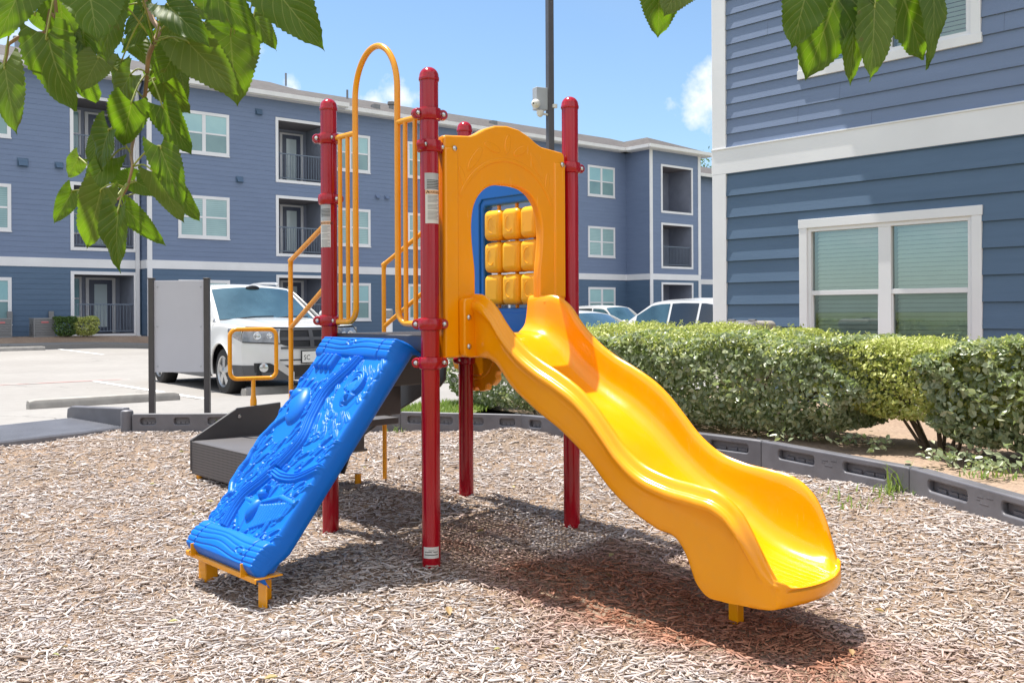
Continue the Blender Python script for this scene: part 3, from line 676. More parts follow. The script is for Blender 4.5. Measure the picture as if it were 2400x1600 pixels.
pL = post(L_, ZT, [(2.151, (-E1*.9+E2*.5, -E2)), (1.822, (OUT*.8+E1*.3,)), (1.163, (-E1*.9+E2*.5, -E2)), (.965, (-E2-E1*.5,))], lab='left red post with a grey label strip')
pR = post(R_, ZT, [(1.985, (E1+OUT*.15, -E1)), (.965, (E1,))], lab='right red post beside the yellow entrance panel')
pB = post(B_, ZT, [(.915, (E1-OUT*.2, -E1)), (2.05, (E1,))], lab='rear red post behind the entrance panel')
mb = MB(); mb.beam(F_+V3(0, 0, 1.995)+E1*.05, F_+V3(0, 0, 1.995)+E1*.085, .03, .055); mb.build('panel_bracket', M_red, pF, bevel=.003)
# labels wrapped on the posts
def warn_label(P, post_, a_mid, half, z0, zmid, z1):
    mb = MB(); r = .0452
    label_patch(mb, P, r, a_mid-half, a_mid+half, zmid, z1, 0); label_patch(mb, P, r, a_mid-half+.06, a_mid+half, z0, zmid-.001, 1)
    for i in range(6): label_patch(mb, P, r+.0006, a_mid-half+.25, a_mid+half-.08, z1-.036-i*.0075, z1-.033-i*.0075, 2)
    label_patch(mb, P, r+.0005, a_mid-half+.08, a_mid+half-.02, zmid-.022, zmid-.005, 3)
    for i in range(19):
        if i in (6, 11): continue
        label_patch(mb, P, r+.0006, a_mid-half+.32, a_mid+half-.12-.25*(i % 3 == 2), zmid-.031-i*.0062, zmid-.0287-i*.0062, 4)
    vs, fs = text_mesh('WARNING', .016); mb.add([P+V3(math.cos(a_mid+.22+x/r)*(r+.001), math.sin(a_mid+.22+x/r)*(r+.001), zmid-.0195+y) for x, y, _ in vs], fs, 2)
    a = a_mid-half+.33
    mb.add([P+V3(math.cos(a+dx/r)*(r+.001), math.sin(a+dx/r)*(r+.001), zmid-.021+dz) for dx, dz in ((-.009, 0), (.009, 0), (0, .0155))], [(0, 1, 2)], 2)
    mb.add([P+V3(math.cos(a+dx/r)*(r+.0014), math.sin(a+dx/r)*(r+.0014), zmid-.019+dz) for dx, dz in ((-.001, 0), (.001, 0), (.001, .007), (-.001, .007))], [(0, 1, 2, 3)], 3)
    return mb.build('warning_label', [M_label, M_labelw, M_ink, M_orangeink, M_acgrey], post_, smooth=60)
aF = math.atan2(-F_.y, -F_.x); aL = math.atan2(-L_.y, -L_.x)
warn_label(F_, pF, aF+.34, .86, 1.625, 1.786, 1.863)
warn_label(L_, pL, aL-.62, .80, 1.56, 1.705, 1.80)
mb = MB(); label_patch(mb, F_, .0452, aF-.92, aF+.88, .045, .098, 0); label_patch(mb, F_, .0458, aF-.75, aF+.72, .060, .0635, 1); label_patch(mb, F_, .0458, aF-.75, aF+.05, .0735, .0765, 1); label_patch(mb, F_, .0458, aF+.2, aF+.72, .0735, .0765, 1); label_patch(mb, F_, .0458, aF-.3, aF+.3, .0815, .0835, 1)
mb.build('surface_level_label', [M_labelw, M_ink], pF, smooth=60)
# deck: real perforated floor
mb = MB(); cD = (F_+R_+L_+B_)/4; hw1, hw2 = .43, .405
n = 29
for i in range(n):
    u = -hw1+2*hw1*(i+.5)/n; mb.box(cD+E1*u+UP*1.088, (2*hw1/n*.5, 2*hw2, .004), (E1, E2, UP))
    u = -hw2+2*hw2*(i+.5)/n; mb.box(cD+E2*u+UP*1.0905, (2*hw1, 2*hw2/n*.5, .004), (E1, E2, UP))
dk = mb.build('deck', M_deck, PS, smooth=0)
mb = MB()
for s_ in (-1, 1):
    mb.box(cD+E1*s_*(hw1+.012)+UP*1.052, (.03, 2*hw2+.05, .085), (E1, E2, UP)); mb.box(cD+E2*s_*(hw2+.012)+UP*1.052, (2*hw1-.02, .03, .085), (E1, E2, UP))
mb.box(cD+UP*1.05, (.04, 2*hw2, .05), (E1, E2, UP)); mb.build('deck_frame', M_deck, dk, bevel=.006)

# ---- slide
mid = (F_+R_)/2
rail = [(-.06, 1.292), (0, 1.294), (.06, 1.294), (.125, 1.287), (.18, 1.262), (.22, 1.232), (.29, 1.155), (.40, 1.062), (.52, .992), (.65, .936), (.78, .868), (.86, .806), (.93, .738), (1.0, .668), (1.10, .598), (1.25, .552), (1.40, .536), (1.49, .522), (1.55, .490), (1.60, .435), (1.64, .355), (1.67, .270), (1.69, .215), (1.705, .198), (1.72, .188)]
bott = [(-.06, .985), (.10, .985), (.19, .975), (.24, .950), (.32, .872), (.47, .776), (.69, .662), (.83, .566), (.94, .468), (1.08, .382), (1.20, .334), (1.31, .298), (1.345, .250), (1.38, .172), (1.42, .128), (1.51, .112), (1.60, .116), (1.65, .116), (1.69, .121), (1.72, .136)]
flor = [(-.06, 1.098), (.03, 1.096), (.10, 1.082), (.20, 1.02), (.30, .935), (.47, .825), (.69, .712), (.83, .620), (.95, .520), (1.08, .432), (1.20, .375), (1.33, .310), (1.45, .250), (1.55, .218), (1.63, .202), (1.66, .198), (1.68, .194), (1.70, .187), (1.72, .174)]
def itp(tab):
    x = np.array([p[0] for p in tab]); y = np.array([p[1] for p in tab])
    d = np.gradient(y, x)
    def f(u):
        i = int(np.clip(np.searchsorted(x, u)-1, 0, len(x)-2)); h = x[i+1]-x[i]; t_ = (u-x[i])/h
        return (1+2*t_)*(1-t_)**2*y[i]+t_*(1-t_)**2*h*d[i]+t_*t_*(3-2*t_)*y[i+1]+t_*t_*(t_-1)*h*d[i+1]
    return f
fr, fb, ff = itp(rail), itp(bott), itp(flor)
us = [-.055]+list(np.linspace(-.03, 1.30, 80))+list(np.linspace(1.315, 1.66, 40))+[1.668, 1.676, 1.684]
def section(u):
    zc, zb_, zf = fr(u), fb(u), ff(u); zf = max(zf, zb_+.02); zc = max(zc, zf+.004); H = zc-zf; k = min(1, H/.10)
    nar = 1-.42*(1-math.sqrt(max(0, 1-max(0, (u-1.60)/.125)**2))); en = .90+.10*sst(-.02, .2, u)
    rib = .0045*sst(1.36, 1.46, u)*(1-sst(1.66, 1.69, u))
    pts = []
    for i in range(15):
        w_ = .158*i/14; pts.append((w_, zf+rib*(math.cos(w_*2*math.pi/.0395)-1)*.5))
    half = [(.180, zf+.010*k+.03*H*k), (.199, zf+.10*H+.012*k), (.213, zf+.26*H), (.222, zf+.45*H), (.228, zf+.65*H), (.232, zf+.82*H), (.237, zc-.020*k), (.245, zc-.006*k), (.255, zc), (.266, zc-.005*k), (.274, zc-.020*k), (.279, zc-.034*k), (.287, zc-.039*k), (.297, zc-.042*k), (.304, zc-.052*k), (.306, zc-.066*k), (.300, zc-.080*k), (.289, zc-.090*k)]
    ze = half[-1][1]; lo = min(zb_, ze-.006)
    half += [(.284, ze+(lo-ze)*.2), (.281, ze+(lo-ze)*.45), (.279, ze+(lo-ze)*.7), (.276, ze+(lo-ze)*.88), (.268, lo+.004), (.255, lo), (.17, lo), (.08, lo)]
    pts += half
    fl = 1-.85*sst(1.58, 1.69, u)
    return [((w_ if w_ < .255 else .255+(w_-.255)*fl)*nar*en, z) for w_, z in pts]
mb = MB(); secs = []
for u in us:
    s_ = section(u); full = s_+[(0, s_[-1][1])]+[(-w_, z) for w_, z in s_[:0:-1]]
    secs.append([mid+OUT*(u+sst(1.46, 1.70, u)*.058*max(0, 1-(w_/.275)**2))+E1*w_+UP*z for w_, z in full])
n = len(secs[0]); mb.add([p for s_ in secs for p in s_], [(i*n+j, (i+1)*n+j, (i+1)*n+(j+1) % n, i*n+(j+1) % n) for i in range(len(secs)-1) for j in range(n)]+[tuple(range(n-1, -1, -1))])
# rounded nose closing the exit lip
last = secs[-1]; zm_ = sum(p.z for p in last)/n; pb = (len(secs)-1)*n
for tt in (.2, .4, .6, .8, 1.0):
    a = R(80*tt); nv = len(mb.v)
    mb.add([p+OUT*.032*math.sin(a)+E1*(-(p-mid).dot(E1)*.20*(1-math.cos(a)))+UP*((zm_-p.z)*(1-math.cos(a))) for p in last], [])
    mb.f += [(pb+j, nv+j, nv+(j+1) % n, pb+(j+1) % n) for j in range(n)]; mb.m += [0]*n; pb = nv
mb.f.append(tuple(pb+j for j in range(n))); mb.m.append(0)
slide = mb.build('slide', M_slide, PS, smooth=50)
mb = MB()
for s_ in (-1, 1):                                                    # hood flanges bolted to the panel
    mb = MB()
    pl = [(s_*w_, z) for w_, z in ((.215, 1.06), (.215, 1.262), (.225, 1.272), (.275, 1.275), (.318, 1.272), (.330, 1.26), (.330, 1.02), (.318, .992), (.29, .985), (.215, .985))]
    if s_ < 0: pl = pl[::-1]
    mb.prism([mid+E1*w_+UP*z+OUT*.028 for w_, z in pl], OUT*.045); mb.build('entry_flange', M_slide, slide, bevel=.012, seg=3)
for w_ in (-.30, .30):
    for z in (1.18, 1.04):
        mb = MB(); mb.lathe([(.013, 0), (.013, .004), (.008, .009), (.003, .010)], mid+E1*w_+OUT*.072+UP*z, axis=OUT, seg=14); mb.build('bolt', M_chrome, slide)
mb = MB(); lp = mid+OUT*1.385; mb.box(lp+UP*-.02, (.045, .045, .30), (E1, OUT, UP)); mb.box(lp+UP*.125, (.2, .08, .01), (E1, OUT, UP)); mb.build('exit_leg', M_ytube, slide, bevel=.004)

# ---- arched entrance panel with keyhole opening
def arc_close(pts, n=6): return [(p.x, p.y) for p in smooth_path([V3(a, b, 0) for a, b in pts], n, True)]
outer = [(.067, .99), (.067, 2.035), (.072, 2.05), (.085, 2.057), (.235, 2.070), (.27, 2.083), (.33, 2.116), (.40, 2.141), (.48, 2.150), (.56, 2.141), (.63, 2.116), (.69, 2.083), (.725, 2.070), (.875, 2.057), (.888, 2.05), (.895, 2.035), (.895, .99)]
inner_l = [(.262, .985), (.263, 1.10), (.264, 1.32), (.262, 1.42), (.248, 1.53), (.243, 1.64), (.262, 1.735), (.312, 1.803), (.385, 1.84)]
inner = inner_l+[(.481, 1.848)]+[(.962-a, b) for a, b in inner_l[::-1]]
inn = [(p.x, p.y) for p in smooth_path([V3(a, b, 0) for a, b in inner], 5)]
u_out = outer[:-1]+[(.895, .99)]
profile = [outer[0]]+outer[1:]+[inn[-1]]+inn[::-1][1:]
profile = outer+inn[::-1]
mb = MB(); flat_curve([profile], .050, .012, (F_+OUT*.0, E1, UP, OUT), mb)
ep = mb.build('entrance_panel', M_slide, PS, smooth=40)
mb = MB()
band = lambda r0, r1, a0, a1, c=(.481, 1.62): [(c[0]+r0*math.cos(R(a)), c[1]+r0*1.03*math.sin(R(a))) for a in np.linspace(a0, a1, 22)]+[(c[0]+r1*math.cos(R(a)), c[1]+r1*1.03*math.sin(R(a))) for a in np.linspace(a1, a0, 22)]
flat_curve([band(.335, .355, 25, 155)], .008, .003, (F_+OUT*.024, E1, UP, OUT), mb)
for k, (ca, rr_, ln, wd, tw) in enumerate([(122, .41, .075, .022, 20), (104, .43, .055, .020, -30), (90, .445, .05, .02, 80), (78, .43, .055, .020, 40), (60, .41, .075, .022, -25), (140, .39, .05, .016, 60), (44, .39, .05, .016, -50)]):
    cx, cy = .481+rr_*math.cos(R(ca)), 1.62+rr_*.98*math.sin(R(ca)); a = R(ca+90+tw)
    flat_curve([[(cx+math.cos(q)*ln*math.cos(a)-math.sin(q)*wd*math.sin(a), cy+math.cos(q)*ln*math.sin(a)+math.sin(q)*wd*math.cos(a)) for q in np.linspace(0, 6.283, 19)[:-1]]], .007, .003, (F_+OUT*.024, E1, UP, OUT), mb)
mb.build('moulded_ornament', M_slide, ep, smooth=60)
mb = MB(); flat_curve([[(.067, .985), (.067, 2.0), (.155, 2.0), (.155, .985)]], .055, .012, (F_+OUT*.006, E1, UP, OUT), mb); mb.build('edge_rib', M_slide, ep, smooth=40); mb = MB(); flat_curve([[(.81, 1.28), (.81, 2.0), (.895, 2.0), (.895, 1.28)]], .055, .012, (F_+OUT*.004, E1, UP, OUT), mb); mb.build('edge_rib', M_slide, ep, smooth=40)
for a, z in ((.128, 1.995), (.866, 1.99)):
    mb = MB(); mb.lathe([(.013, 0), (.013, .004), (.008, .009), (.003, .010)], F_+E1*a+OUT*.033+UP*z, axis=OUT, seg=14); mb.build('bolt', M_chrome, ep)

# ---- blue side panel with nine turning blocks (rear right side)
BX = (R_-B_).normalized(); BN = V3(BX.y, -BX.x, 0)
if BN.y > 0: BN = -BN
o1 = arc_close([(.05, 1.06), (.05, 1.5), (.05, 1.88), (.08, 1.95), (.2, 2.02), (.45, 2.07), (.70, 2.02), (.82, 1.95), (.85, 1.88), (.85, 1.5), (.85, 1.06), (.45, 1.05)], 4)
o2 = [(.215, 1.228), (.215, 1.815), (.23, 1.83), (.70, 1.83), (.715, 1.815), (.715, 1.228)]
mb = MB(); flat_curve([o1, o2], .07, .014, (B_, BX, UP, BN), mb)
bp = mb.build('activity_panel', M_bluedk, PS, smooth=40); bp['label'] = 'blue panel with yellow turning blocks'
mb = MB(); flat_curve([arc_close([(.10, 1.09), (.10, 1.5), (.11, 1.86), (.22, 1.97), (.45, 2.01), (.68, 1.97), (.79, 1.86), (.80, 1.5), (.80, 1.09), (.45, 1.085)], 4), [(.185, 1.2), (.185, 1.84), (.21, 1.87), (.72, 1.87), (.745, 1.84), (.745, 1.2)]], .02, .006, (B_+BN*.036, BX, UP, BN), mb); mb.build('raised_rim', M_bluedk, bp, smooth=40)
for i in range(3):
    x = .315+.155*i; mb = MB(); mb.tube([B_+BX*x+UP*1.22, B_+BX*x+UP*1.835], .012, 10); rod = mb.build('rod', M_slide, bp)
for i in range(3):
    for j in range(3):
        x = .315+.155*i; z = 1.335+.188*j; c = B_+BX*x+UP*z; mb = MB(); hw, hh = .0745, .089; ang = R([0, 3, -3][(i+j) % 3]); X = BX*math.cos(ang)+BN*math.sin(ang); N = BN*math.cos(ang)-BX*math.sin(ang)
        mb.box(c, (2*hw, .13, 2*hh), (X, N, UP)); o = mb.build('turning_block', M_block, bp, bevel=.034, seg=5, smooth=80)
        mb = MB(); sh = (i+2*j) % 3
        if sh: mb.tube([c+N*.065+X*(.030*math.cos(R(a)))+UP*(.045*math.sin(R(a))) for a in (np.linspace(80, 280, 12) if sh == 1 else np.linspace(100, 320, 16))], .0028, 6); mb.build('block_mark', M_block, o)

# ---- round notched panel below the deck
mb = MB(); nn_ = 13; pts = []
for k in range(nn_*8):
    a = 2*math.pi*k/(nn_*8); q = (k % 8); r = .245 if q < 5 else .222; pts.append((r*math.cos(a), r*math.sin(a)))
gc = B_+E1*.085+BX*.03+UP*.962
flat_curve([pts], .05, .008, (gc, BX, UP, BN), mb); flat_curve([[(.17*math.cos(a), .17*math.sin(a)) for a in np.linspace(0, 6.283, 41)[:-1]], [(.145*math.cos(a), .145*math.sin(a)) for a in np.linspace(6.283, 0, 41)[:-1]]], .012, .005, (gc+BN*.026, BX, UP, BN), mb)
mb.build('notched_disc', M_slide, PS, smooth=40)

# ---- ladder-side hand loop between the two left posts
LX = (F_-L_).normalized()
P2 = lambda t_, z: L_+LX*t_+UP*z
arc = [P2(.451+.189*math.cos(R(a)), 2.32+.243*math.sin(R(a))) for a in np.linspace(180, 0, 25)]
def corner(p, q, r_, n=6):                                            # quarter bend p->q about the shared corner
    return [p.lerp(q, 0)]
left = [P2(.047, 1.158), P2(.19, 1.158)]+[P2(.19+.072*math.sin(R(a)), 1.158+.072*(1-math.cos(R(a)))) for a in (20, 40, 60, 80, 90)]
right = [P2(.712-.072*math.sin(R(a)), 1.150+.072*(1-math.cos(R(a)))) for a in (90, 80, 60, 40, 20)]+[P2(.712, 1.150), P2(.86, 1.150)]
mb = MB(); mb.tube(left+[P2(.262, 1.30), P2(.262, 1.7), P2(.262, 2.2)]+arc+[P2(.640, 2.2), P2(.640, 1.7), P2(.640, 1.30)]+right, .0155, 16)
hl = mb.build('hand_loop', M_ytube, PS, smooth=60); hl['label'] = 'tall yellow arched hand loop above the climber'
mb = MB(); mb.tube([P2(.045, 2.147), P2(.262, 2.147)], .0145, 14); mb.build('cross_arm', M_ytube, hl, smooth=60); mb = MB(); mb.tube([P2(.64, 2.147), P2(.86, 2.147)], .0145, 14); mb.build('cross_arm', M_ytube, hl, smooth=60)
for t_ in (.112, .187, .705, .785): mb = MB(); mb.tube([P2(t_, 1.156), P2(t_, 2.147)], .0118, 12); mb.build('guard_bar', M_ytube, hl, smooth=60)

# ---- stairs, transfer platform and their rails (rear left side)
St = lambda o_, l_, z: L_+E2*o_+E1*l_+UP*z
Yn, Yf = 5.90, 6.38
pn = at(681, 640, Yn); pn.z = 0; pf = at(899.5, 640, Yf); pf.z = 0
def handrail(pv, P, zb_, z1, zP, z2, zP2):
    mb = MB(); d = (P-pv); d.z = 0; q = P-d.normalized()*.03; a = pv+UP*z1; b = V3(q.x, q.y, zP)
    bend = [a-UP*.07, a-UP*.035, a+(b-a)*.02, a+(b-a)*.07]
    mb.tube(smooth_path([pv+UP*zb_, pv+UP*(zb_+z1)/2]+bend+[b], 6), .0145, 14); mb.tube([pv+UP*z2, V3(q.x, q.y, zP2)], .0145, 14)
    return mb.build('handrail', M_ytube, PS, smooth=60)
handrail(pn, L_, .25, 1.525, 1.70, 1.115, 1.36); handrail(pf, B_, -.1, 1.522, 1.89, 1.112, 1.53)
st = MB()
st.box(St(.20, .43, .80), (.36, .60, .04), (E2, E1, UP)); st.box(St(.38, .43, .69), (.02, .62, .24), (E2, E1, UP)); st.box(St(.03, .43, .92), (.02, .62, .26), (E2, E1, UP))
st.box(St(.58, .43, .53), (.40, .60, .04), (E2, E1, UP)); st.box(St(.79, .43, .42), (.02, .62, .24), (E2, E1, UP))
steps = st.build('stair_treads', M_step, PS, bevel=.006)
mb = MB(); mb.box(St(1.395, .445, .298), (1.17, .68, .02), (E2, E1, UP)); tp = mb.build('transfer_platform', M_step, PS, bevel=.006)
mb = MB(); mb.box(St(1.395, .098, .192), (1.175, .014, .228), (E2, E1, UP)); mb.build('perforated_side', M_perf, tp, bevel=.004)
def strg(l_, name):
    pl = [(0.0, 1.04), (-.03, .93), (-.02, .80), (.03, .755), (.21, .69), (.60, .52), (.98, .32), (1.10, .10), (1.97, .10), (1.97, .33), (1.0, .36), (.70, .66), (.30, .98), (.2, 1.04)]
    mb = MB(); mb.prism([St(a, l_, z) for a, z in pl], E1*.018); return mb.build(name, M_deck, PS, bevel=.006)
strg(.775, 'stringer')
pl = [(.0, 1.04), (.0, .80), (.21, .69), (.60, .50), (.95, .30), (.95, .40), (.70, .66), (.30, .98), (.2, 1.04)]
mb = MB(); mb.prism([St(a, .12, z) for a, z in pl], E1*.018); mb.build('stringer', M_deck, PS, bevel=.006)
pl = [(.085, .10), (.085, .315), (.40, .495), (.44, .515), (.79, .535), (.79, .10)]
mb = MB(); mb.prism([St(1.98, a, z) for a, z in pl], E2*.02); ep_ = mb.build('end_panel', M_deck, tp, bevel=.006)
mb = MB(); mb.lathe([(.014, 0), (.014, .005), (.004, .008)], St(1.975, .45, .455), axis=-E2, seg=12); mb.build('bolt', M_chrome, tp)
hc = at(593.5, 829, 7.12); hx = V3(.93, .36, 0).normalized()
lp_ = []
for cx, cz, a0 in ((.115, .130, 0), (-.115, .130, 90), (-.115, -.130, 180), (.115, -.130, 270)):
    for i in range(7): a = R(a0+15*i); lp_.append(hc+hx*(cx+.052*math.cos(a))+UP*(cz+.052*math.sin(a)))
mb = MB(); mb.tube(lp_, .0155, 14, closed=True); b0 = hc-UP*.182; mb.tube([V3(b0.x, b0.y, .35), V3(b0.x, b0.y, .56), V3(b0.x, b0.y, .60), b0+UP*.0], [.024, .024, .016, .015], 14)
gh = mb.build('grab_loop', M_ytube, PS, smooth=60); gh['label'] = 'yellow rounded square grab loop on the step'
for (o_, l_) in ((1.93, .125), (1.93, .74), (.86, .74)): mb = MB(); mb.tube([St(o_, l_, -.15), St(o_, l_, .14)], .022, 12); mb.build('platform_leg', M_ytube, tp, smooth=60)

# ---- moulded blue climber
LEN = 1.285; WID = .335
cb = (L_+F_)/2; bot_c = cb+CO*.862+UP*.085; top_c = cb+CO*.075+UP*1.083
SD = (top_c-bot_c).normalized(); CN = (LX).cross(SD).normalized()
if CN.z < 0: CN = -CN
LEN = (top_c-bot_c).length
NU, NVv = 310, 560
uu = np.linspace(0, 1, NU); vv = np.linspace(0, 1, NVv); U, Vv = np.meshgrid(uu, vv, indexing='ij')
PX = (U-.5)*2*WID; PY = Vv*LEN                                      # metres; x from the left post side to the front post side
def cap(x0, y0, x1, y1, r):                                         # capsule ridge height
    dx, dy = x1-x0, y1-y0; t_ = np.clip(((PX-x0)*dx+(PY-y0)*dy)/(dx*dx+dy*dy+1e-12), 0, 1)
    d2 = (PX-x0-t_*dx)**2+(PY-y0-t_*dy)**2; return np.sqrt(np.clip(1-d2/r**2, 0, 1))*r
def ell(cx, cy, a, b, ang):
    c, s_ = math.cos(ang), math.sin(ang); X = ((PX-cx)*c+(PY-cy)*s_)/a; Y = (-(PX-cx)*s_+(PY-cy)*c)/b
    return X, Y
def uvp(u, v): return ((u-.5)*2*WID, v*LEN)
H = np.zeros_like(PX); H += .004*np.sin(PX*21+1)*np.sin(PY*13)
def leafy(cx, cy, a, b, ang, h=.011):
    global H
    X, Y = ell(cx, cy, a, b, ang); yy = Y*(1+.55*(X+.2)); r2 = X*X+yy*yy
    dome = np.where(r2 < 1, (1-r2)**.28, 0); groove = np.exp(-(Y/.13)**2)*np.where(r2 < .7, 1, 0)
    cut = np.where((r2 >= 1) & (r2 < 1.45), -.006*(1-(r2-1)/.45), 0)
    H = np.where(dome > 0, np.maximum(H*.35, 0)+h*dome*(.75+.35*X)-.0045*groove, H+cut)
rl = random.Random(5)
spots = []
tries = 0
while len(spots) < 230 and tries < 20000:
    tries += 1; u, v = rl.uniform(.03, .97), rl.uniform(.12, .88)
    if all(((u-a)*.67)**2+((v-b)*LEN)**2 > .0275**2 for a, b in spots): spots.append((u, v))
spots.sort(key=lambda p: p[1])
for (u, v) in spots:
    x, y = uvp(u, v); leafy(x, y, rl.uniform(.036, .052), rl.uniform(.0125, .017), R((62 if u < .55-.25*(v-.5) else 118 if v > .55 else 50)+rl.uniform(-22, 22)), rl.uniform(.013, .018))
def blob(cx, cy, a, b, ang, h, pw=.5, base=None):
    global H
    X, Y = ell(cx, cy, a, b, ang); r2 = X*X+Y*Y; d = np.where(r2 < 1, np.clip(1-r2, 0, 1)**pw, 0)*h
    H = np.where(r2 < 1.0, np.maximum(np.where(r2 < 1, np.minimum(H, .004), H), d), H)
def dent(cx, cy, a, b, ang, h):
    global H
    X, Y = ell(cx, cy, a, b, ang); r2 = X*X+Y*Y; H = H-h*np.exp(-r2*1.5)
def strands(path, width, k, h):
    """bundle of k parallel ridges along a path"""
    global H
    P = smooth_path([V3(*uvp(*p), 0) for p in path], 10); best = np.full(PX.shape, 9.); side = np.zeros_like(PX)
    for a, b in zip(P[:-1], P[1:]):
        dx, dy = b.x-a.x, b.y-a.y; L2 = dx*dx+dy*dy+1e-12; t_ = np.clip(((PX-a.x)*dx+(PY-a.y)*dy)/L2, 0, 1)
        ex, ey = PX-a.x-t_*dx, PY-a.y-t_*dy; d = np.sqrt(ex*ex+ey*ey); s_ = (dx*ey-dy*ex)/math.sqrt(L2); m_ = d < best; best = np.where(m_, d, best); side = np.where(m_, s_, side)
    ins = best < width; q = side/width
    hh = h*(.45+.55*np.abs(np.cos(q*math.pi*k/2)))*np.sqrt(np.clip(1-q*q, 0, 1))**.5
    H = np.where(ins, hh, np.where(best < width*1.25, H*.3-.004, H))
# clear backgrounds behind the figures
blob(*uvp(.22, .60), .10, .15, R(15), .006, .3); blob(*uvp(.55, .20), .13, .10, 0, .005, .3); blob(*uvp(.76, .74), .10, .12, R(20), .008, .3); blob(*uvp(.28, .86), .12, .07, 0, .006, .3)
strands([(.66, .96), (.60, .86), (.48, .74), (.50, .62), (.56, .50), (.45, .36), (.30, .25), (.30, .14), (.34, .06)], .036, 4, .032)
strands([(.97, .42), (.80, .37), (.62, .36), (.50, .37)], .024, 3, .024)
strands([(.22, .93), (.10, .88), (.04, .80)], .014, 2, .014)
# ring-tailed animal: body, head, tail
blob(*uvp(.24, .655), .075, .115, R(20), .052); blob(*uvp(.16, .70), .05, .045, R(30), .050); blob(*uvp(.10, .70), .022, .018, R(30), .054); dent(*uvp(.18, .725), .009, .009, 0, .016); dent(*uvp(.22, .615), .012, .014, 0, .02); dent(*uvp(.13, .665), .009, .009, 0, .012)
Pt = smooth_path([V3(*uvp(*p), 0) for p in ((.17, .60), (.06, .54), (.02, .44), (.03, .36), (.04, .29), (.10, .25))], 12); acc = 0
for a, b in zip(Pt[:-1], Pt[1:]):
    acc += (b-a).length; rr_ = .021*(1 if (acc % .034) < .022 else .72); H = np.maximum(H, cap(a.x, a.y, b.x, b.y, rr_)*1.15)
# gripping hand, top left
for k in range(4): x0, y0 = uvp(.19+.055*k, .905); x1, y1 = uvp(.15+.065*k, .845); H = np.maximum(H, cap(x0, y0, x1, y1, .021)*1.9)
x0, y0 = uvp(.05, .875); x1, y1 = uvp(.46, .875); 
for dy in (-.018, 0, .018): H = np.maximum(H, cap(*uvp(.40, .872+dy*.3), *uvp(.62, .89+dy*.2), .010))
dent(*uvp(.27, .80), .05, .035, 0, .014)
# small face with curled head dress on the right
blob(*uvp(.80, .74), .055, .085, R(-12), .034)
for r_ in (.062, .046, .030):
    c0 = uvp(.80, .775); prev = None
    for a in np.linspace(-40, 210, 22):
        q = (c0[0]+r_*.9*math.cos(R(a)), c0[1]+r_*1.1*math.sin(R(a)))
        if prev: cq = cap(*prev, *q, .008); H = np.where(cq > 0, np.maximum(H, .022+cq), H)
        prev = q
dent(*uvp(.77, .735), .012, .008, 0, .014); dent(*uvp(.86, .735), .012, .008, 0, .014); blob(*uvp(.815, .715), .012, .024, 0, .046); dent(*uvp(.81, .685), .022, .006, 0, .012)
# bird with spread wings near the bottom
blob(*uvp(.54, .215), .036, .062, R(-8), .044); blob(*uvp(.55, .275), .026, .028, 0, .048); blob(*uvp(.565, .305), .010, .018, 0, .044)
for k in range(11):
    f = k/10; x0, y0 = uvp(.60+.31*f, .235+.035*f); x1, y1 = uvp(.60+.27*f+.03, .15+.065*f); H = np.maximum(H, cap(x0, y0, x1, y1, .0115)*1.35)
for a, b in (((.58, .25), (.76, .285)), ((.76, .285), (.95, .275))): H = np.maximum(H, cap(*uvp(*a), *uvp(*b), .014)*1.3)
for k in range(8):
    f = k/7; x0, y0 = uvp(.47-.10*f, .225+.01*f); x1, y1 = uvp(.48-.13*f+.02, .135+.055*f); H = np.maximum(H, cap(x0, y0, x1, y1, .010)*1.3)
H = np.maximum(H, cap(*uvp(.49, .24), *uvp(.36, .245), .013)*1.2)
for k, (u, v, an) in enumerate(((.47, .115, 60), (.55, .10, 95), (.58, .125, 40), (.66, .08, 20), (.86, .12, 110))): leafy(*uvp(u, v), .035, .017, R(an), .016)
# logs across top and bottom
for c_, w_ in ((.957, .075), (.060, .082)):
    q = (PY-c_*LEN)/w_; ins = np.abs(q) < 1; lg = np.sqrt(np.clip(1-q*q, 0, 1))*(.036 if c_ > .5 else .046)
    sgn = 1 if c_ > .5 else -1
    wave = .018*np.sin(PX*11+(0 if sgn > 0 else 2.2))*np.exp(-((PX)/.24)**2)
    for off in (-.035, -.008, .020, .043): lg = lg-.0065*np.exp(-((PY-c_*LEN-off-wave*(1-abs(off)*12))/.0035)**2)
    kx = -.03 if sgn > 0 else .17; X, Y = ell(kx, c_*LEN, .034, .017, 0); rr_ = np.sqrt(X*X+Y*Y); lg = lg+.006*np.exp(-((rr_-1)/.22)**2)-.005*np.exp(-((rr_-.72)/.12)**2)
    for ex in (-.245, .235): lg = lg-.012*np.exp(-((PX-ex-.25*(PY-c_*LEN)*.3)/.004)**2)
    H = np.where(ins, np.maximum(lg, .0), H)
# light smoothing, rounded side edges
for _ in range(1):
    Hp = np.pad(H, 1, mode='edge'); H = .5*H+.125*(Hp[:-2, 1:-1]+Hp[2:, 1:-1]+Hp[1:-1, :-2]+Hp[1:-1, 2:])
edge = np.minimum(U, 1-U)*2*WID; H = .85*H*np.clip(edge/.012, 0, 1)**.5-.022*np.clip(1-edge/.020, 0, 1)**2
ed2 = np.minimum(Vv, 1-Vv)*LEN; H -= .06*np.clip(1-ed2/.03, 0, 1)**2
wob = .006*np.sin(PY*34)+.004*np.sin(PY*71+1)
xw = PX*(1+.0)+np.where(U < .5, -1, 0)*wob*np.clip(1-edge/.1, 0, 1)
LXn, SDn, CNn = np.array(LX), np.array(SD), np.array(CN); bc = np.array(bot_c)
Pg = bc+xw[..., None]*LXn+PY[..., None]*SDn+H[..., None]*CNn
idx = np.arange(NU*NVv).reshape(NU, NVv)
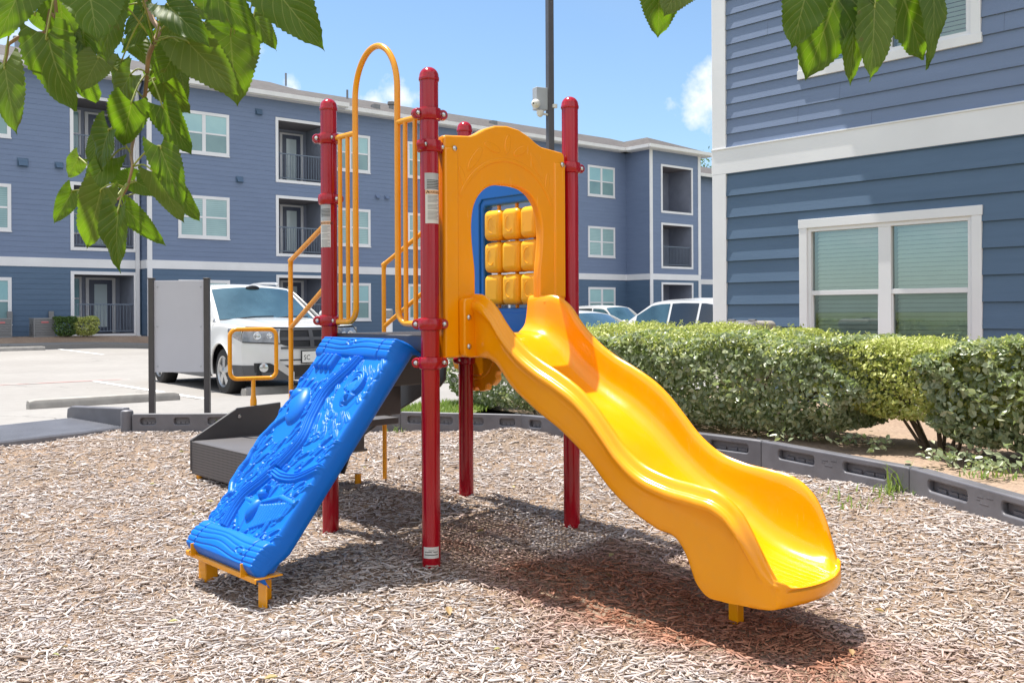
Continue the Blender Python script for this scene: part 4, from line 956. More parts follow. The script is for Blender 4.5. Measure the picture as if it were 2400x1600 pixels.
Fq = np.stack([idx[:-1, :-1], idx[1:, :-1], idx[1:, 1:], idx[:-1, 1:]], -1).reshape(-1, 4)
# rolled side walls and back
brd = np.concatenate([idx[:, 0], idx[-1, 1:], idx[::-1, -1][1:], idx[0, ::-1][1:-1]])
PP = Pg.reshape(-1, 3); Vs = [PP]; Fs = [Fq]; prev = brd; nb = len(brd); base = len(PP)
dep = [.010, .04, .070, .085]; ins_ = [.0, -.006, .004, .02]
cen = bc+SDn*LEN/2
for d, k in zip(dep, ins_):
    P = PP[brd]; lat = (P-cen)@LXn; q = P.copy(); hq = (P-bc)@CNn; hq = np.minimum(hq, .01); q -= CNn*((P-bc)@CNn-hq+d*.95)[:, None] if False else CNn*(d*(.30+.70*np.clip(((P-bc)@SDn)/.16, 0, 1)))[:, None]; q -= LXn*(np.sign(lat)*k)[:, None]; Vs.append(q); cur = np.arange(base, base+nb); base += nb
    Fs.append(np.stack([prev, cur, np.roll(cur, -1), np.roll(prev, -1)], -1)); prev = cur
climber = np_mesh('climber', np.concatenate(Vs), np.concatenate(Fs), M_blue, PS, smooth=180, origin=PS['_o']); climber['label'] = 'blue moulded climbing ramp with jungle relief'
mb = MB(); mb.box(bot_c+SD*LEN/2-CN*.080, (2*WID-.05, LEN-.06, .02), (LX, SD, CN)); mb.build('climber_back', M_bluedk, climber)
mb = MB(); pc = cb+CO*.795+UP*.105; Cx = CO
mb.box(pc-UP*.03, (2*WID+.03, .13, .008), (LX, Cx, UP)); mb.box(pc-UP*.038+Cx*.063, (2*WID+.03, .006, .022), (LX, Cx, UP))
sp = mb.build('climber_bracket', M_ytube, PS, bevel=.003)
for s_ in (-1, 1):
    mb = MB(); q = cb+CO*.80+LX*s_*.30; mb.box(V3(q.x, q.y, -.07), (.075, .006, .225), (LX, Cx, UP)); mb.box(V3(q.x, q.y, -.07)+LX*(-.036*s_)-Cx*.03, (.006, .06, .225), (LX, Cx, UP)); mb.build('bracket_leg', M_ytube, sp, bevel=.002)
    mb = MB(); q = cb+CO*.855+LX*s_*.25; mb.box(V3(q.x, q.y, .10), (.006, .05, .06), (LX, Cx, UP)); mb.build('bracket_tab', M_ytube, sp, bevel=.002)
# ------------------------------------------------------------------ buildings
class Face:
    """a facade plane: a runs along it, z is up, off points out of the wall"""
    def __init__(s, O, A, N): s.O, s.A, s.N = Vector(O), Vector(A), Vector(N)
    def p(s, a, z, off=0): return s.O+s.A*a+s.N*off+V3(0, 0, z)
    def box(s, mb, a0, a1, z0, z1, o0, o1, m=0): mb.box(s.p((a0+a1)/2, (z0+z1)/2, (o0+o1)/2), (a1-a0, o1-o0, z1-z0), (s.A, s.N, UP), m)
    def hit(s, px, py):
        a, b = _ray(px, py); d = V3(a, 1, b); n = V3(s.N.x, s.N.y, 0); k = (s.O-V3(0, 0, ZC)).dot(n)/d.dot(n); q = V3(0, 0, ZC)+d*k-s.O
        return q.dot(s.A), q.z+s.O.z
def siding(mb, f, a0, a1, z0, z1, expo, holes, lip=.010):
    nr = int(math.ceil((z1-z0)/expo-1e-6))
    for r in range(nr):
        zb_, zt = z0+r*expo, min(z0+(r+1)*expo, z1); cuts = [zb_, zt]+[z for h in holes for z in h[2:] if zb_ < z < zt]; cuts = sorted(set(cuts))
        for c0, c1 in zip(cuts[:-1], cuts[1:]):
            iv = [(a0, a1)]
            for h in holes:
                if h[2] < c1-1e-6 and h[3] > c0+1e-6:
                    iv = [q for (x, y) in iv for q in ((x, min(y, h[0])), (max(x, h[1]), y)) if q[1]-q[0] > 1e-4]
            o0, o1 = lip*(1-(c0-zb_)/expo), lip*(1-(c1-zb_)/expo)
            for x, y in iv:
                mb.quad(f.p(x, c0, o0), f.p(y, c0, o0), f.p(y, c1, o1), f.p(x, c1, o1))
                if c0 == zb_: mb.quad(f.p(x, c0, 0), f.p(y, c0, 0), f.p(y, c0, o0), f.p(x, c0, o0))
def frame_bars(mb, f, a0, a1, z0, z1, w_, o0, o1, m=0):
    f.box(mb, a0, a1, z1-w_, z1, o0, o1, m); f.box(mb, a0, a1, z0, z0+w_, o0, o1, m); f.box(mb, a0, a0+w_, z0+w_, z1-w_, o0, o1-.002, m); f.box(mb, a1-w_, a1, z0+w_, z1-w_, o0, o1-.002, m)
def far_window(f, a0, a1, z0, z1, parent, k):
    mb = MB(); frame_bars(mb, f, a0, a1, z0, z1, .11, -.02, .035); am = (a0+a1)/2; f.box(mb, am-.065, am+.065, z0+.11, z1-.11, -.02, .026); zm_ = (z0+z1)/2
    f.box(mb, a0+.11, am-.065, zm_-.03, zm_+.03, -.02, .016); f.box(mb, am+.065, a1-.11, zm_-.03, zm_+.03, -.02, .016)
    f.box(mb, a0-.02, a1+.02, z0-.03, z0+.005, -.02, .05)
    w_ = mb.build('window', M_white, parent, smooth=0)
    for (x0, x1) in ((a0+.11, am-.065), (am+.065, a1-.11)):
        for (y0, y1, up) in ((z0+.11, zm_-.03, 0), (zm_+.03, z1-.11, 1)):
            mb = MB(); o_ = .012 if up else .004; mb.quad(f.p(x0, y0, o_), f.p(x1, y0, o_), f.p(x1, y1, o_), f.p(x0, y1, o_))
            mb.build('pane', (M_paneB if k % 3 == 1 else M_pane) if up else (M_paneD if k % 3 != 1 else M_paneB), w_, smooth=0)
def far_balcony(f, a0, a1, z0, z1, parent, rail=True, open_=False, chair=False):
    d = -1.55; T = .11; x0, x1 = a0+T, a1-T; y0, y1 = z0+(T if not open_ or z0 > 1 else 0), z1-T
    mb = MB(); frame_bars(mb, f, a0, a1, z0, z1, T, -.02, .035)
    b = mb.build('balcony', M_white, parent, smooth=0)
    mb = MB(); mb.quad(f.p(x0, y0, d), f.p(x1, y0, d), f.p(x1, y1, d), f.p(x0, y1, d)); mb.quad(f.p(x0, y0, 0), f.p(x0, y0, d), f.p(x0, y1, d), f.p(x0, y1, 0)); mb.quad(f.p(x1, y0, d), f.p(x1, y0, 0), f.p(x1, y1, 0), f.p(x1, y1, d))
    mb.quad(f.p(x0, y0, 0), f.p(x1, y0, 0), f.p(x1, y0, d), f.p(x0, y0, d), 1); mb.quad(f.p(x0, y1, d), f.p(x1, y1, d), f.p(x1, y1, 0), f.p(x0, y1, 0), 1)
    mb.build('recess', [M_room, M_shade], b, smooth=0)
    W_ = x1-x0; X = lambda q: x0+W_*q; h = y1-y0
    if not open_:
        mb = MB(); zt = y0+min(h-.12, 2.05)
        f.box(mb, X(.40), X(.455), y0, zt+.07, d, d+.06); f.box(mb, X(.86), X(.915), y0, zt+.07, d, d+.06); f.box(mb, X(.455), X(.86), zt, zt+.07, d, d+.058); dr = mb.build('door', M_white, b, smooth=0)
        mb = MB(); f.box(mb, X(.455), X(.86), y0+.02, zt, d, d+.03); f.box(mb, X(.475), X(.485), y0+.95, y0+1.02, d+.03, d+.07); mb.build('door_leaf', M_door, dr, smooth=0)
        mb = MB(); f.box(mb, X(.55), X(.77), y0+.22, zt-.16, d+.031, d+.037); mb.build('door_glass', M_doorglass, dr, smooth=0)
        mb = MB(); frame_bars(mb, f, X(-.02), X(.33), y0+.55, zt+.10, .075, d, d+.06); f.box(mb, X(.01), X(.30), (y0+zt)/2+.26, (y0+zt)/2+.31, d, d+.05); wn = mb.build('balcony_window', M_white, b, smooth=0)
        mb = MB(); f.box(mb, X(.01), X(.30), y0+.60, zt+.05, d, d+.02); mb.build('pane', M_pane, wn, smooth=0)
    if rail:
        mb = MB(); f.box(mb, x0, x1, y0+1.0, y0+1.04, -.10, -.06); f.box(mb, x0, x1, y0+.08, y0+.11, -.10, -.06); n = int((x1-x0)/.11)
        for i in range(1, n): q = x0+(x1-x0)*i/n; f.box(mb, q-.008, q+.008, y0+.11, y0+1.0, -.09, -.07)
        mb.build('railing', M_rail, b, smooth=0)
    return b
P0 = V3(-11.0444, 35, 0); FA = V3(.7714, .6363, 0); FN = -ND
def fc(off): return Face(P0+ND*off, FA, FN)
fL, fM, fR, fW, fX = fc(.65), fc(0), fc(.5), fc(-1.15), fc(3.2)
FB = thing_at('apartment_building', 'long three-storey blue apartment building with balconies across the car park', 'building', (0, 42, 0))
ST = [(.87, 2.41), (3.92, 5.46), (6.97, 8.51)]; SB = [(.40, 2.66), (3.37, 5.70), (6.20, 8.68)]
ZE = 9.38; BANDZ = (2.79, 3.08)
secs_ = [(fL, -24, -2.22, [-8.3, -12.5, -17], [-4.57]), (fM, -2.22, 5.1, [-1.12], [2.64]), (fR, 5.1, 22.41, [5.2, 8.95, 16.2, 19.66], [12.4]), (fW, 22.41, 26.33, [], []), (fX, 26.0, 48, [33, 38], [35.2])]
sh_, sl_ = MB(), MB(); bd = MB(); wk = 0; vents = MB()
for f, a0, a1, wins, bals in secs_:
    holes = [(b+.11, b+2.21-.11, z0+.0, z1-.11) for b in bals for z0, z1 in SB]+[(w_+.10, w_+1.81, z0+.10, z1-.10) for w_ in wins for z0, z1 in ST]
    if f is fW: holes = [(23.23+.11, 25.71-.11, z0+.11, z1-.11) for z0, z1 in SB]
    siding(sh_, f, a0, a1, BANDZ[1], ZE, .176, holes, .009); siding(sl_, f, a0, a1, -.6, BANDZ[0], .176, holes, .009)
    f.box(bd, a0, a1, BANDZ[0]-.005, BANDZ[1]+.005, -.02, .022)
# return walls that close the steps of the facade
for (f0, f1, a) in ((fL, fM, -2.22), (fR, fW, 22.41)):
    g = Face(f0.p(a, 0), -f1.N*-1, -f1.A); wd = (f1.p(a, 0)-f0.p(a, 0)).length; g.A = f1.N.copy()
    siding(sh_, g, 0, wd, BANDZ[1], ZE, .176, [], .009); siding(sl_, g, 0, wd, -.6, BANDZ[0], .176, [], .009); g.box(bd, 0, wd, BANDZ[0]-.005, BANDZ[1]+.005, -.02, .024)
g = Face(fW.p(26.33, 0), -fW.N, fW.A); siding(sh_, g, 0, 4.5, BANDZ[1], ZE, .176, [], .009); siding(sl_, g, 0, 4.5, -.6, BANDZ[0], .176, [], .009)
g = Face(fM.p(5.1, 0), -fM.N, fM.A); siding(sh_, g, 0, .5, BANDZ[1], ZE, .176, [], .009); siding(sl_, g, 0, .5, -.6, BANDZ[0], .176, [], .009)
sh_.build('upper_siding', M_sid_hi, FB, smooth=0); sl_.build('lower_siding', M_sid_lo, FB, smooth=0); bd.build('storey_band', M_white, FB, smooth=0)
for f, a0, a1, wins, bals in secs_:
    for w_ in wins:
        for z0, z1 in ST: far_window(f, w_, w_+1.91, z0, z1, FB, wk); wk += 1
    for b in bals:
        for z0, z1 in SB: far_balcony(f, b, b+2.21, z0, z1, FB)
for i, (z0, z1) in enumerate(SB): far_balcony(fW, 23.23, 25.71, z0, z1, FB, rail=(i == 1), open_=True)
for f, a0, a1 in ((fM, -2.22, -2.05), (fW, 22.39, 22.60), (fW, 26.14, 26.35), (fM, 4.95, 5.12)):
    mb = MB(); f.box(mb, a0, a1, -.4, BANDZ[0]-.006, -.01, .030); f.box(mb, a0, a1, BANDZ[1]+.006, ZE, -.01, .030); mb.build('corner_board', M_white, FB, smooth=0)
mb = MB(); fL.box(mb, -2.42, -2.30, .45, 8.9, .03, .12); mb.tube([fL.p(-2.36, 8.85, .08), fL.p(-2.36, 9.1, .14), fL.p(-2.36, 9.3, .42)], .06, 8); fL.box(mb, -2.42, -2.30, .3, .45, .05, .25); mb.build('downspout', M_white, FB, smooth=0)
for f, px, py, s_ in ((fL, 53, 381, .34), (fL, 138, 388, .26), (fM, 606, 263, .28), (fM, 561, 421, .28), (fR, 884, 461, .2), (fR, 906, 463, .2)):
    a, z = f.hit(px, py); mb = MB(); f.box(mb, a-s_/2, a+s_/2, z-s_*.42, z+s_*.42, 0, .03); mb.prism([f.p(a-s_*.4, z+s_*.3, .03), f.p(a-s_*.4, z-s_*.34, .03), f.p(a-s_*.4, z-s_*.34, .15)], FA*s_*.8); mb.build('vent_hood', M_sid_lo if f is not fR else M_sid_hi, FB, smooth=0)
# roof
OH = .45; PT = .31; RD = 6.6; zr = ZE+.12
roof = MB(); eave = MB()
def roofz(off): return zr+PT*(off+OH)
for f, off, a0, a1 in ((fL, .65, -24.5, -2.6), (fM, 0, -2.67, 5.55), (fR, .5, 5.1, 27.5)):
    rz = zr+PT*(RD-off+OH) if f is not fM else zr+PT*(RD+OH)*1.0
    roof.quad(f.p(a0, zr, OH), f.p(a1, zr, OH), f.p(a1, rz, -(RD-off)), f.p(a0, rz, -(RD-off)))
    f.box(eave, a0, a1, ZE-.06, zr-.012, OH-.03, OH); f.box(eave, a0, a1, zr-.15, zr+.012, OH, OH+.11); f.box(eave, a0, a1, ZE-.05, ZE-.02, -.01, OH-.03)
    for q in (a0, a1): eave.prism([f.p(q, ZE-.02, OH-.03), f.p(q, zr-.004, OH), f.p(q, rz-.004, -(RD-off)), f.p(q, ZE-.02, -(RD-off))], FA*.02)
wa0, wa1 = 21.96, 26.78; c0, c1 = fW.p(wa0, zr, OH), fW.p(wa1, zr, OH); d0, d1 = fW.p(wa0, zr, -8), fW.p(wa1, zr, -8); hw = (wa1-wa0)/2; ap = fW.p((wa0+wa1)/2, zr+PT*hw*1.25, OH-hw); ap2 = fW.p((wa0+wa1)/2, zr+PT*hw*1.25, -8)
roof.add([c0, c1, ap], [(0, 1, 2)]); roof.quad(c1, d1, ap2, ap); roof.quad(d0, c0, ap, ap2)
fW.box(eave, wa0, wa1, ZE-.06, zr-.012, OH-.03, OH); fW.box(eave, wa0, wa1, ZE-.05, ZE-.02, -2, OH-.03); fW.box(eave, wa0-.03, wa0, ZE-.06, zr-.012, -1.2, OH); fW.box(eave, wa1, wa1+.03, ZE-.06, zr-.012, -5, OH)
fW.box(eave, wa0-.11, wa1+.11, zr-.15, zr+.012, OH, OH+.11); fW.box(eave, wa0-.14, wa0-.03, zr-.15, zr+.012, -1.2, OH-.001); fW.box(eave, wa1+.03, wa1+.14, zr-.15, zr+.012, -5, OH-.001)
roof.quad(fX.p(26.5, ZE, OH), fX.p(48.5, ZE, OH), fX.p(48.5, ZE+2.0, -6.6), fX.p(26.5, ZE+2.0, -6.6)); roof.quad(fX.p(26.5, ZE+1.99, -6.6), fX.p(48.5, ZE+1.99, -6.6), fX.p(48.5, ZE, -13), fX.p(26.5, ZE, -13)); fX.box(eave, 26.8, 48.5, ZE-.2, ZE-.012, OH-.03, OH+.08)
rf = roof.build('roof', M_roof, FB, smooth=0); eave.build('eave', M_gutter, FB, smooth=0)
for f, off, px, py, k in ((fL, .65, 41, 104, 0), (fM, 0, 670, 192, 1), (fR, .5, 814, 232, 1), (fR, .5, 880, 254, 2), (fR, .5, 917, 255, 0), (fR, .5, 1156, 291, 2)):
    # ray to roof plane
    a, b = _ray(px, py); D = V3(a, 1, b); n_ = V3(f.N.x*PT, f.N.y*PT, 1).normalized(); q0 = f.p(0, zr, OH); t_ = (q0-V3(0, 0, ZC)).dot(n_)/D.dot(n_); q = V3(0, 0, ZC)+D*t_
    mb = MB()
    if k == 0: mb.lathe([(.11, -.2), (.11, .16), (.17, .17), (.17, .30), (.05, .36)], q, seg=12)
    elif k == 1: mb.tube([q-UP*.2, q+UP*.42], .05, 8)
    else: mb.box(q+UP*.05, (.3, .3, .2), (f.A, f.N, UP))
    mb.build('roof_vent', M_acgrey, rf)
# back of the building so that it is a solid
mb = MB(); mb.quad(fM.p(-24, -.6, -13), fM.p(48, -.6, -13), fM.p(48, ZE, -13), fM.p(-24, ZE, -13)); mb.quad(fL.p(-24, -.6, 0), fM.p(-24, -.6, -13), fM.p(-24, ZE, -13), fL.p(-24, ZE, 0)); mb.quad(fM.p(-24.5, zr+PT*(RD-.65+OH)-.12, -RD), fM.p(27.5, zr+PT*(RD-.65+OH)-.12, -RD), fM.p(27.5, zr-.1, -13.4), fM.p(-24.5, zr-.1, -13.4)); mb.build('rear_wall', M_sid_hi, FB, smooth=0)

# air conditioners, line sets, pedestal
for a0, lab in ((-7.31, 'grey air conditioner unit cut by the left edge of the photo'), (-6.05, 'grey air conditioner unit beside the clipped bush at the far building')):
    f = fc(-.75); z0 = .46; t_ = thing_at('air_conditioner', lab, 'air conditioner', f.p(a0+.32, z0, 0), 'air conditioners at the far building')
    mb = MB(); f.box(mb, a0, a0+.64, z0, z0+.05, -.64, 0); f.box(mb, a0+.02, a0+.62, z0+.05, z0+.56, -.62, -.02); f.box(mb, a0, a0+.64, z0+.56, z0+.62, -.64, 0)
    for i in range(9): zz = z0+.09+i*.052; f.box(mb, a0+.02, a0+.62, zz, zz+.026, -.02, .0); f.box(mb, a0-.0, a0+.02, zz, zz+.026, -.62, -.02)
    for q in (a0, a0+.60): f.box(mb, q, q+.04, z0+.05, z0+.56, -.021, .004)
    mb.build('cabinet', M_acgrey, t_, smooth=0, bevel=.008)
    mb = MB(); f.box(mb, a0+.22, a0+.44, z0+.46, z0+.51, .0, .006); mb.build('badge', M_acbadge, t_, smooth=0)
    mb = MB(); mb.tube(smooth_path([fL.p(a0+.85, 1.05, .05), fL.p(a0+.86, .80, .06), fL.p(a0+.80, .55, .25), fL.p(a0+.66, .62, .5)], 6), .03, 8); fL.box(mb, a0+.78, a0+.93, .95, 1.3, .0, .08); mb.build('line_set', M_acgrey, t_)
mb = MB(); q = at(911.5, 775, 31.5); q.z = .16; pt_ = thing_at('utility_pedestal', 'slim white utility pedestal seen between the yellow handrails', 'pedestal', q)
mb.box(q+UP*.42, (.22, .22, .84)); mb.build('pedestal_body', M_white, pt_, bevel=.01); mb = MB(); mb.box(q+UP*1.0, (.26, .26, .30)); mb.build('pedestal_cap', M_acgrey, pt_, bevel=.05, seg=4)

# ---- near building on the right
RA = V3(.664, -.748, 0).normalized(); RN = V3(-.748, -.664, 0).normalized(); RO = V3(475/2250*11.5, 11.5, 0)
fB = Face(RO, RA, RN)
NB = thing_at('apartment_building', 'blue apartment building on the right with white band, close behind the hedge', 'building', (5.5, 9, 0))
wz = [(.70, 2.20), (3.75, 5.25), (6.80, 8.30)]; wt = [(1.16, 3.12), (6.2, 8.16), (10.5, 12.46)]
holes = [(t0+.09, t1-.09, z0+.09, z1-.09) for t0, t1 in wt for z0, z1 in wz]
mu, ml = MB(), MB(); siding(mu, fB, .19, 15, 3.11, 9.4, .1755, holes, .018); siding(ml, fB, .19, 15, .0, 2.82, .2555, holes, .024)
gS = Face(RO, -RN, -RA)
siding(mu, gS, 0, 13, 3.11, 9.4, .1755, [], .013); siding(ml, gS, 0, 13, -.3, 2.82, .2555, [], .015)
jr = random.Random(3)
for z0, ex, nrow, lp, zt_ in ((.0, .2555, 11, .024, 2.82), (3.11, .1755, 36, .018, 9.4)):              # butt joints between boards
    jm = MB()
    for r_ in range(nrow):
        x = .19+jr.uniform(.4, 3.2)
        while x < 12:
            za, zb2 = z0+r_*ex, min(z0+(r_+1)*ex, zt_)
            if not any(h[0]-.12 < x < h[1]+.12 and h[2]-.12 < zb2 and h[3]+.12 > za for h in holes): jm.quad(fB.p(x, za+.002, lp+.0006), fB.p(x+.0035, za+.002, lp+.0006), fB.p(x+.0035, zb2-.002, .0008), fB.p(x, zb2-.002, .0008))
            x += 3.66 if jr.random() < .6 else jr.uniform(1.2, 3.2)
    jm.build('board_joints', M_sid_lo if z0 < 1 else M_joint, NB, smooth=0)
mu.build('upper_siding', M_sid_hi, NB, smooth=0); ml.build('lower_siding', M_sid_lo, NB, smooth=0)
mb = MB(); fB.box(mb, -.012, 15, 2.82, 3.11, -.02, .030); fB.box(mb, -.014, 15.0, 3.108, 3.125, -.02, .040); mb.build('storey_band', M_white, NB, smooth=0, bevel=.002)
for z0, z1, nm in ((-.1, 2.818, 0), (3.127, 9.4, 1)):
    mb = MB(); fB.box(mb, .0, .19, z0, z1, -.02, .030); gS.box(mb, .0, .14, z0, z1, .0, .026); mb.build('corner_board', M_white, NB, smooth=0, bevel=.003)
mb = MB(); fB.box(mb, .19, 15, -.2, .22, -.05, .004); mb.build('foundation', M_stop, NB, smooth=0)
def near_window(t0, t1, z0, z1, detail=True):
    T = .095; mb = MB()
    fB.box(mb, t0-.008, t1+.008, z1-T, z1, -.02, .034); fB.box(mb, t0, t0+T, z0+T, z1-T, -.02, .030); fB.box(mb, t1-T, t1, z0+T, z1-T, -.02, .030); fB.box(mb, t0-.01, t1+.01, z0, z0+T, -.02, .034)
    w_ = mb.build('window', M_white, NB, smooth=0, bevel=.003)
    x0, x1, y0, y1 = t0+T, t1-T, z0+T, z1-T; xm = (x0+x1)/2; zm_ = z0+.69
    mb = MB(); frame_bars(mb, fB, x0, x1, y0, y1, .042, -.06, .012); fB.box(mb, xm-.068, xm+.068, y0+.042, y1-.042, -.06, .008)
    for q0, q1 in ((x0+.042, xm-.068), (xm+.068, x1-.042)):
        fB.box(mb, q0, q1, zm_-.022, zm_+.028, -.06, .004); fB.box(mb, q0, q0+.014, y0+.042, zm_-.022, -.06, -.004); fB.box(mb, q1-.014, q1, y0+.042, zm_-.022, -.06, -.004)
    mb.build('sash', M_white, w_, smooth=0, bevel=.002)
    for q0, q1 in ((x0+.042, xm-.068), (xm+.068, x1-.042)):
        for (a, b, g) in ((y0+.042, zm_-.022, M_screen), (zm_+.028, y1-.042, M_glass)):
            mb = MB(); mb.quad(fB.p(q0, a, -.030), fB.p(q1, a, -.030), fB.p(q1, b, -.030), fB.p(q0, b, -.030)); mb.build('pane', g, w_, smooth=0)
        mb = MB(); n = int((y1-y0)/.046)
        for i in range(n):
            zz = y0+.02+(y1-y0-.03)*(i+.5)/n; mb.box(fB.p((q0+q1)/2, zz, -.115), (q1-q0-.03, .046, .0022), (RA, (RN*.42+UP*-.91).normalized(), (RN*.91+UP*.42).normalized()))
        for q in (.2, .8): fB.box(mb, q0+(q1-q0)*q-.001, q0+(q1-q0)*q+.001, y0+.02, y1-.02, -.089, -.0875)
        mb.build('blind', M_blind, w_, smooth=0)
    mb = MB(); mb.quad(fB.p(x0, y0, -.2), fB.p(x1, y0, -.2), fB.p(x1, y1, -.2), fB.p(x0, y1, -.2))
    for (a, b) in ((x0, x0), (x1, x1)): mb.quad(fB.p(a, y0, -.2), fB.p(a, y0, -.06), fB.p(a, y1, -.06), fB.p(a, y1, -.2))
    mb.build('room_behind', M_room, w_, smooth=0)
for t0, t1 in wt:
    for z0, z1 in wz: near_window(t0, t1, z0, z1)
mb = MB(); zr2 = 9.55
e0, e1, e2_, e3 = fB.p(-.42, zr2, .61), fB.p(15.5, zr2, .61), fB.p(15.5, zr2+1.9, -6.5), fB.p(-.42+4, zr2+1.9, -6.5); g0 = fB.p(-.42, zr2, -13.4); g1 = fB.p(15.5, zr2, -13.4)
mb.quad(e0, e1, e2_, e3); mb.add([e0, e3, g0], [(0, 1, 2)]); mb.quad(e3, e2_, g1, g0); mb.build('roof', M_roof, NB, smooth=0)
mb = MB(); fB.box(mb, -.42, 15.5, 9.38, 9.41, -.02, .58); fB.box(mb, -.42, 15.5, 9.36, 9.54, .58, .61); fB.box(mb, -.45, -.42, 9.36, 9.54, -13, .61); fB.box(mb, -.42, -.0, 9.38, 9.41, -13, -.02); mb.build('eave', M_gutter, NB, smooth=0)
mb = MB(); mb.quad(fB.p(15, -.3, 0), fB.p(15, -.3, -13), fB.p(15, 9.4, -13), fB.p(15, 9.4, 0)); mb.quad(fB.p(0, -.3, -13), fB.p(0, 9.4, -13), fB.p(15, 9.4, -13), fB.p(15, -.3, -13)); mb.build('rear_wall', M_sid_hi, NB, smooth=0)
for t_, zt in ((2.35, .50), (2.52, .42)): mb = MB(); mb.tube([fB.p(t_, .1, .06), fB.p(t_, zt, .06), fB.p(t_, zt+.05, .02)], .035, 10); mb.build('drain_pipe', M_white, NB)
# tan lidded box between hedge and wall
c = at(1747, 800, 9.75); c.z = .15; tb = thing_at('storage_box', 'tan plastic box with rounded lid at the foot of the right building', 'storage box', c)
bx_ = V3(.8, -.6, 0); by_ = V3(.6, .8, 0); mb = MB(); mb.box(c+UP*.42, (.40, .46, .82), (bx_, by_, UP)); mb.build('box_body', M_tan, tb, bevel=.03, seg=3)
mb = MB(); mb.box(c+UP*.89, (.47, .54, .12), (bx_, by_, UP)); mb.build('lid', M_tan, tb, bevel=.055, seg=4)
for q in (-.10, .12): mb = MB(); mb.box(c+bx_*q+UP*.952-by_*.1, (.08, .05, .03), (bx_, by_, UP)); mb.build('lid_catch', M_clad, tb, bevel=.008)

# ---- blank sign, lamp pole
q = at(420, 960, 9.85); sg = thing_at('notice_board', 'blank grey back of a notice board between two dark metal posts', 'sign', (q.x, q.y, .17))
for px in (355.5, 485): a = at(px, 700, 9.85); zt = at(px, 654, 9.85).z; mb = MB(); mb.box(V3(a.x, a.y, (zt-.1)/2), (.056, .056, zt+.1)); p_ = mb.build('sign_post', M_darkmetal, sg, bevel=.004); mb = MB(); mb.box(V3(a.x, a.y, zt+.006), (.064, .064, .014)); mb.build('post_cap', M_darkmetal, p_, bevel=.003)
a, b = at(363, 872, 9.85), at(478, 657, 9.85); mb = MB(); mb.box(V3((a.x+b.x)/2, a.y, (a.z+b.z)/2), (b.x-a.x+.02, .018, b.z-a.z)); sp_ = mb.build('sign_panel', M_signback, sg, bevel=.002)
for px in (370, 471):
    for py in (672, 765, 858): c = at(px, py, 9.85)-V3(0, .010, 0); mb = MB(); mb.lathe([(.009, 0), (.009, .003), (.004, .006), (.001, .006)], c, axis=(0, -1, 0), seg=10); mb.build('rivet', M_boxgrey, sp_)
q = at(1291.5, 730, 11.0); q.z = .15; lpole = thing_at('lamp_pole', 'tall dark square metal light pole rising behind the play structure', 'pole', q)
mb = MB(); X = V3(.88, .47, 0).normalized(); Y = V3(-X.y, X.x, 0); mb.box(q+UP*3.9, (.073, .073, 7.8), (X, Y, UP)); mb.build('pole_shaft', M_pole, lpole, bevel=.006)
mb = MB(); mb.box(q+UP*.02, (.26, .26, .04), (X, Y, UP)); mb.build('base_plate', M_pole, lpole, bevel=.004)
mb = MB(); mb.box(q+UP*7.78-Y*.45, (.30, .75, .09), (X, Y, UP)); mb.beam(q+UP*7.7, q+UP*7.78-Y*.2, .05, .05); mb.build('lamp_head', M_pole, lpole, bevel=.01)
c = at(1262, 232, 10.95); bxo = thing_at('security_camera', 'grey equipment box with white dome camera strapped to the lamp pole', 'camera', c)
X2 = V3(.80, -.6, 0).normalized(); Y2 = V3(.6, .8, 0); bc_ = at(1266, 233, 10.98)
mb = MB(); mb.box(bc_, (.15, .10, .255), (X, Y, UP)); mb.build('equipment_box', M_boxgrey, bxo, bevel=.006)
cc = at(1256, 243.5, 10.85); mb = MB(); mb.ball(cc, .052, seg=18); mb.build('camera_dome', M_camwhite, bxo, smooth=180)
vd = V3(-.35, -1, -.12).normalized(); mb = MB(); mb.lathe([(.026, .034), (.030, .048), (.024, .056), (.012, .058)], cc, axis=vd, seg=16); cd = mb.build('camera_eye', M_camwhite, bxo)
for dx in (-.010, .012): mb = MB(); mb.lathe([(.0085, .055), (.0085, .061), (.002, .0615)], cc+V3(dx, 0, 0), axis=vd, seg=10); mb.build('lens', M_black, cd)
c3 = at(1266, 266, 10.9); mb = MB(); mb.lathe([(.012, .04), (.040, .03), (.042, .0), (.030, -.03), (.010, -.042)], c3, seg=16); mb.build('dome_bracket', M_camwhite, bxo)
mb = MB(); mb.tube([c3, V3(q.x, q.y, c3.z)], .014, 8); mb.lathe([(.030, -.02), (.03, .02)], V3(q.x+.055, q.y-.02, at(1300, 250, 11).z), seg=10); mb.build('mounting_arm', M_camwhite, bxo)
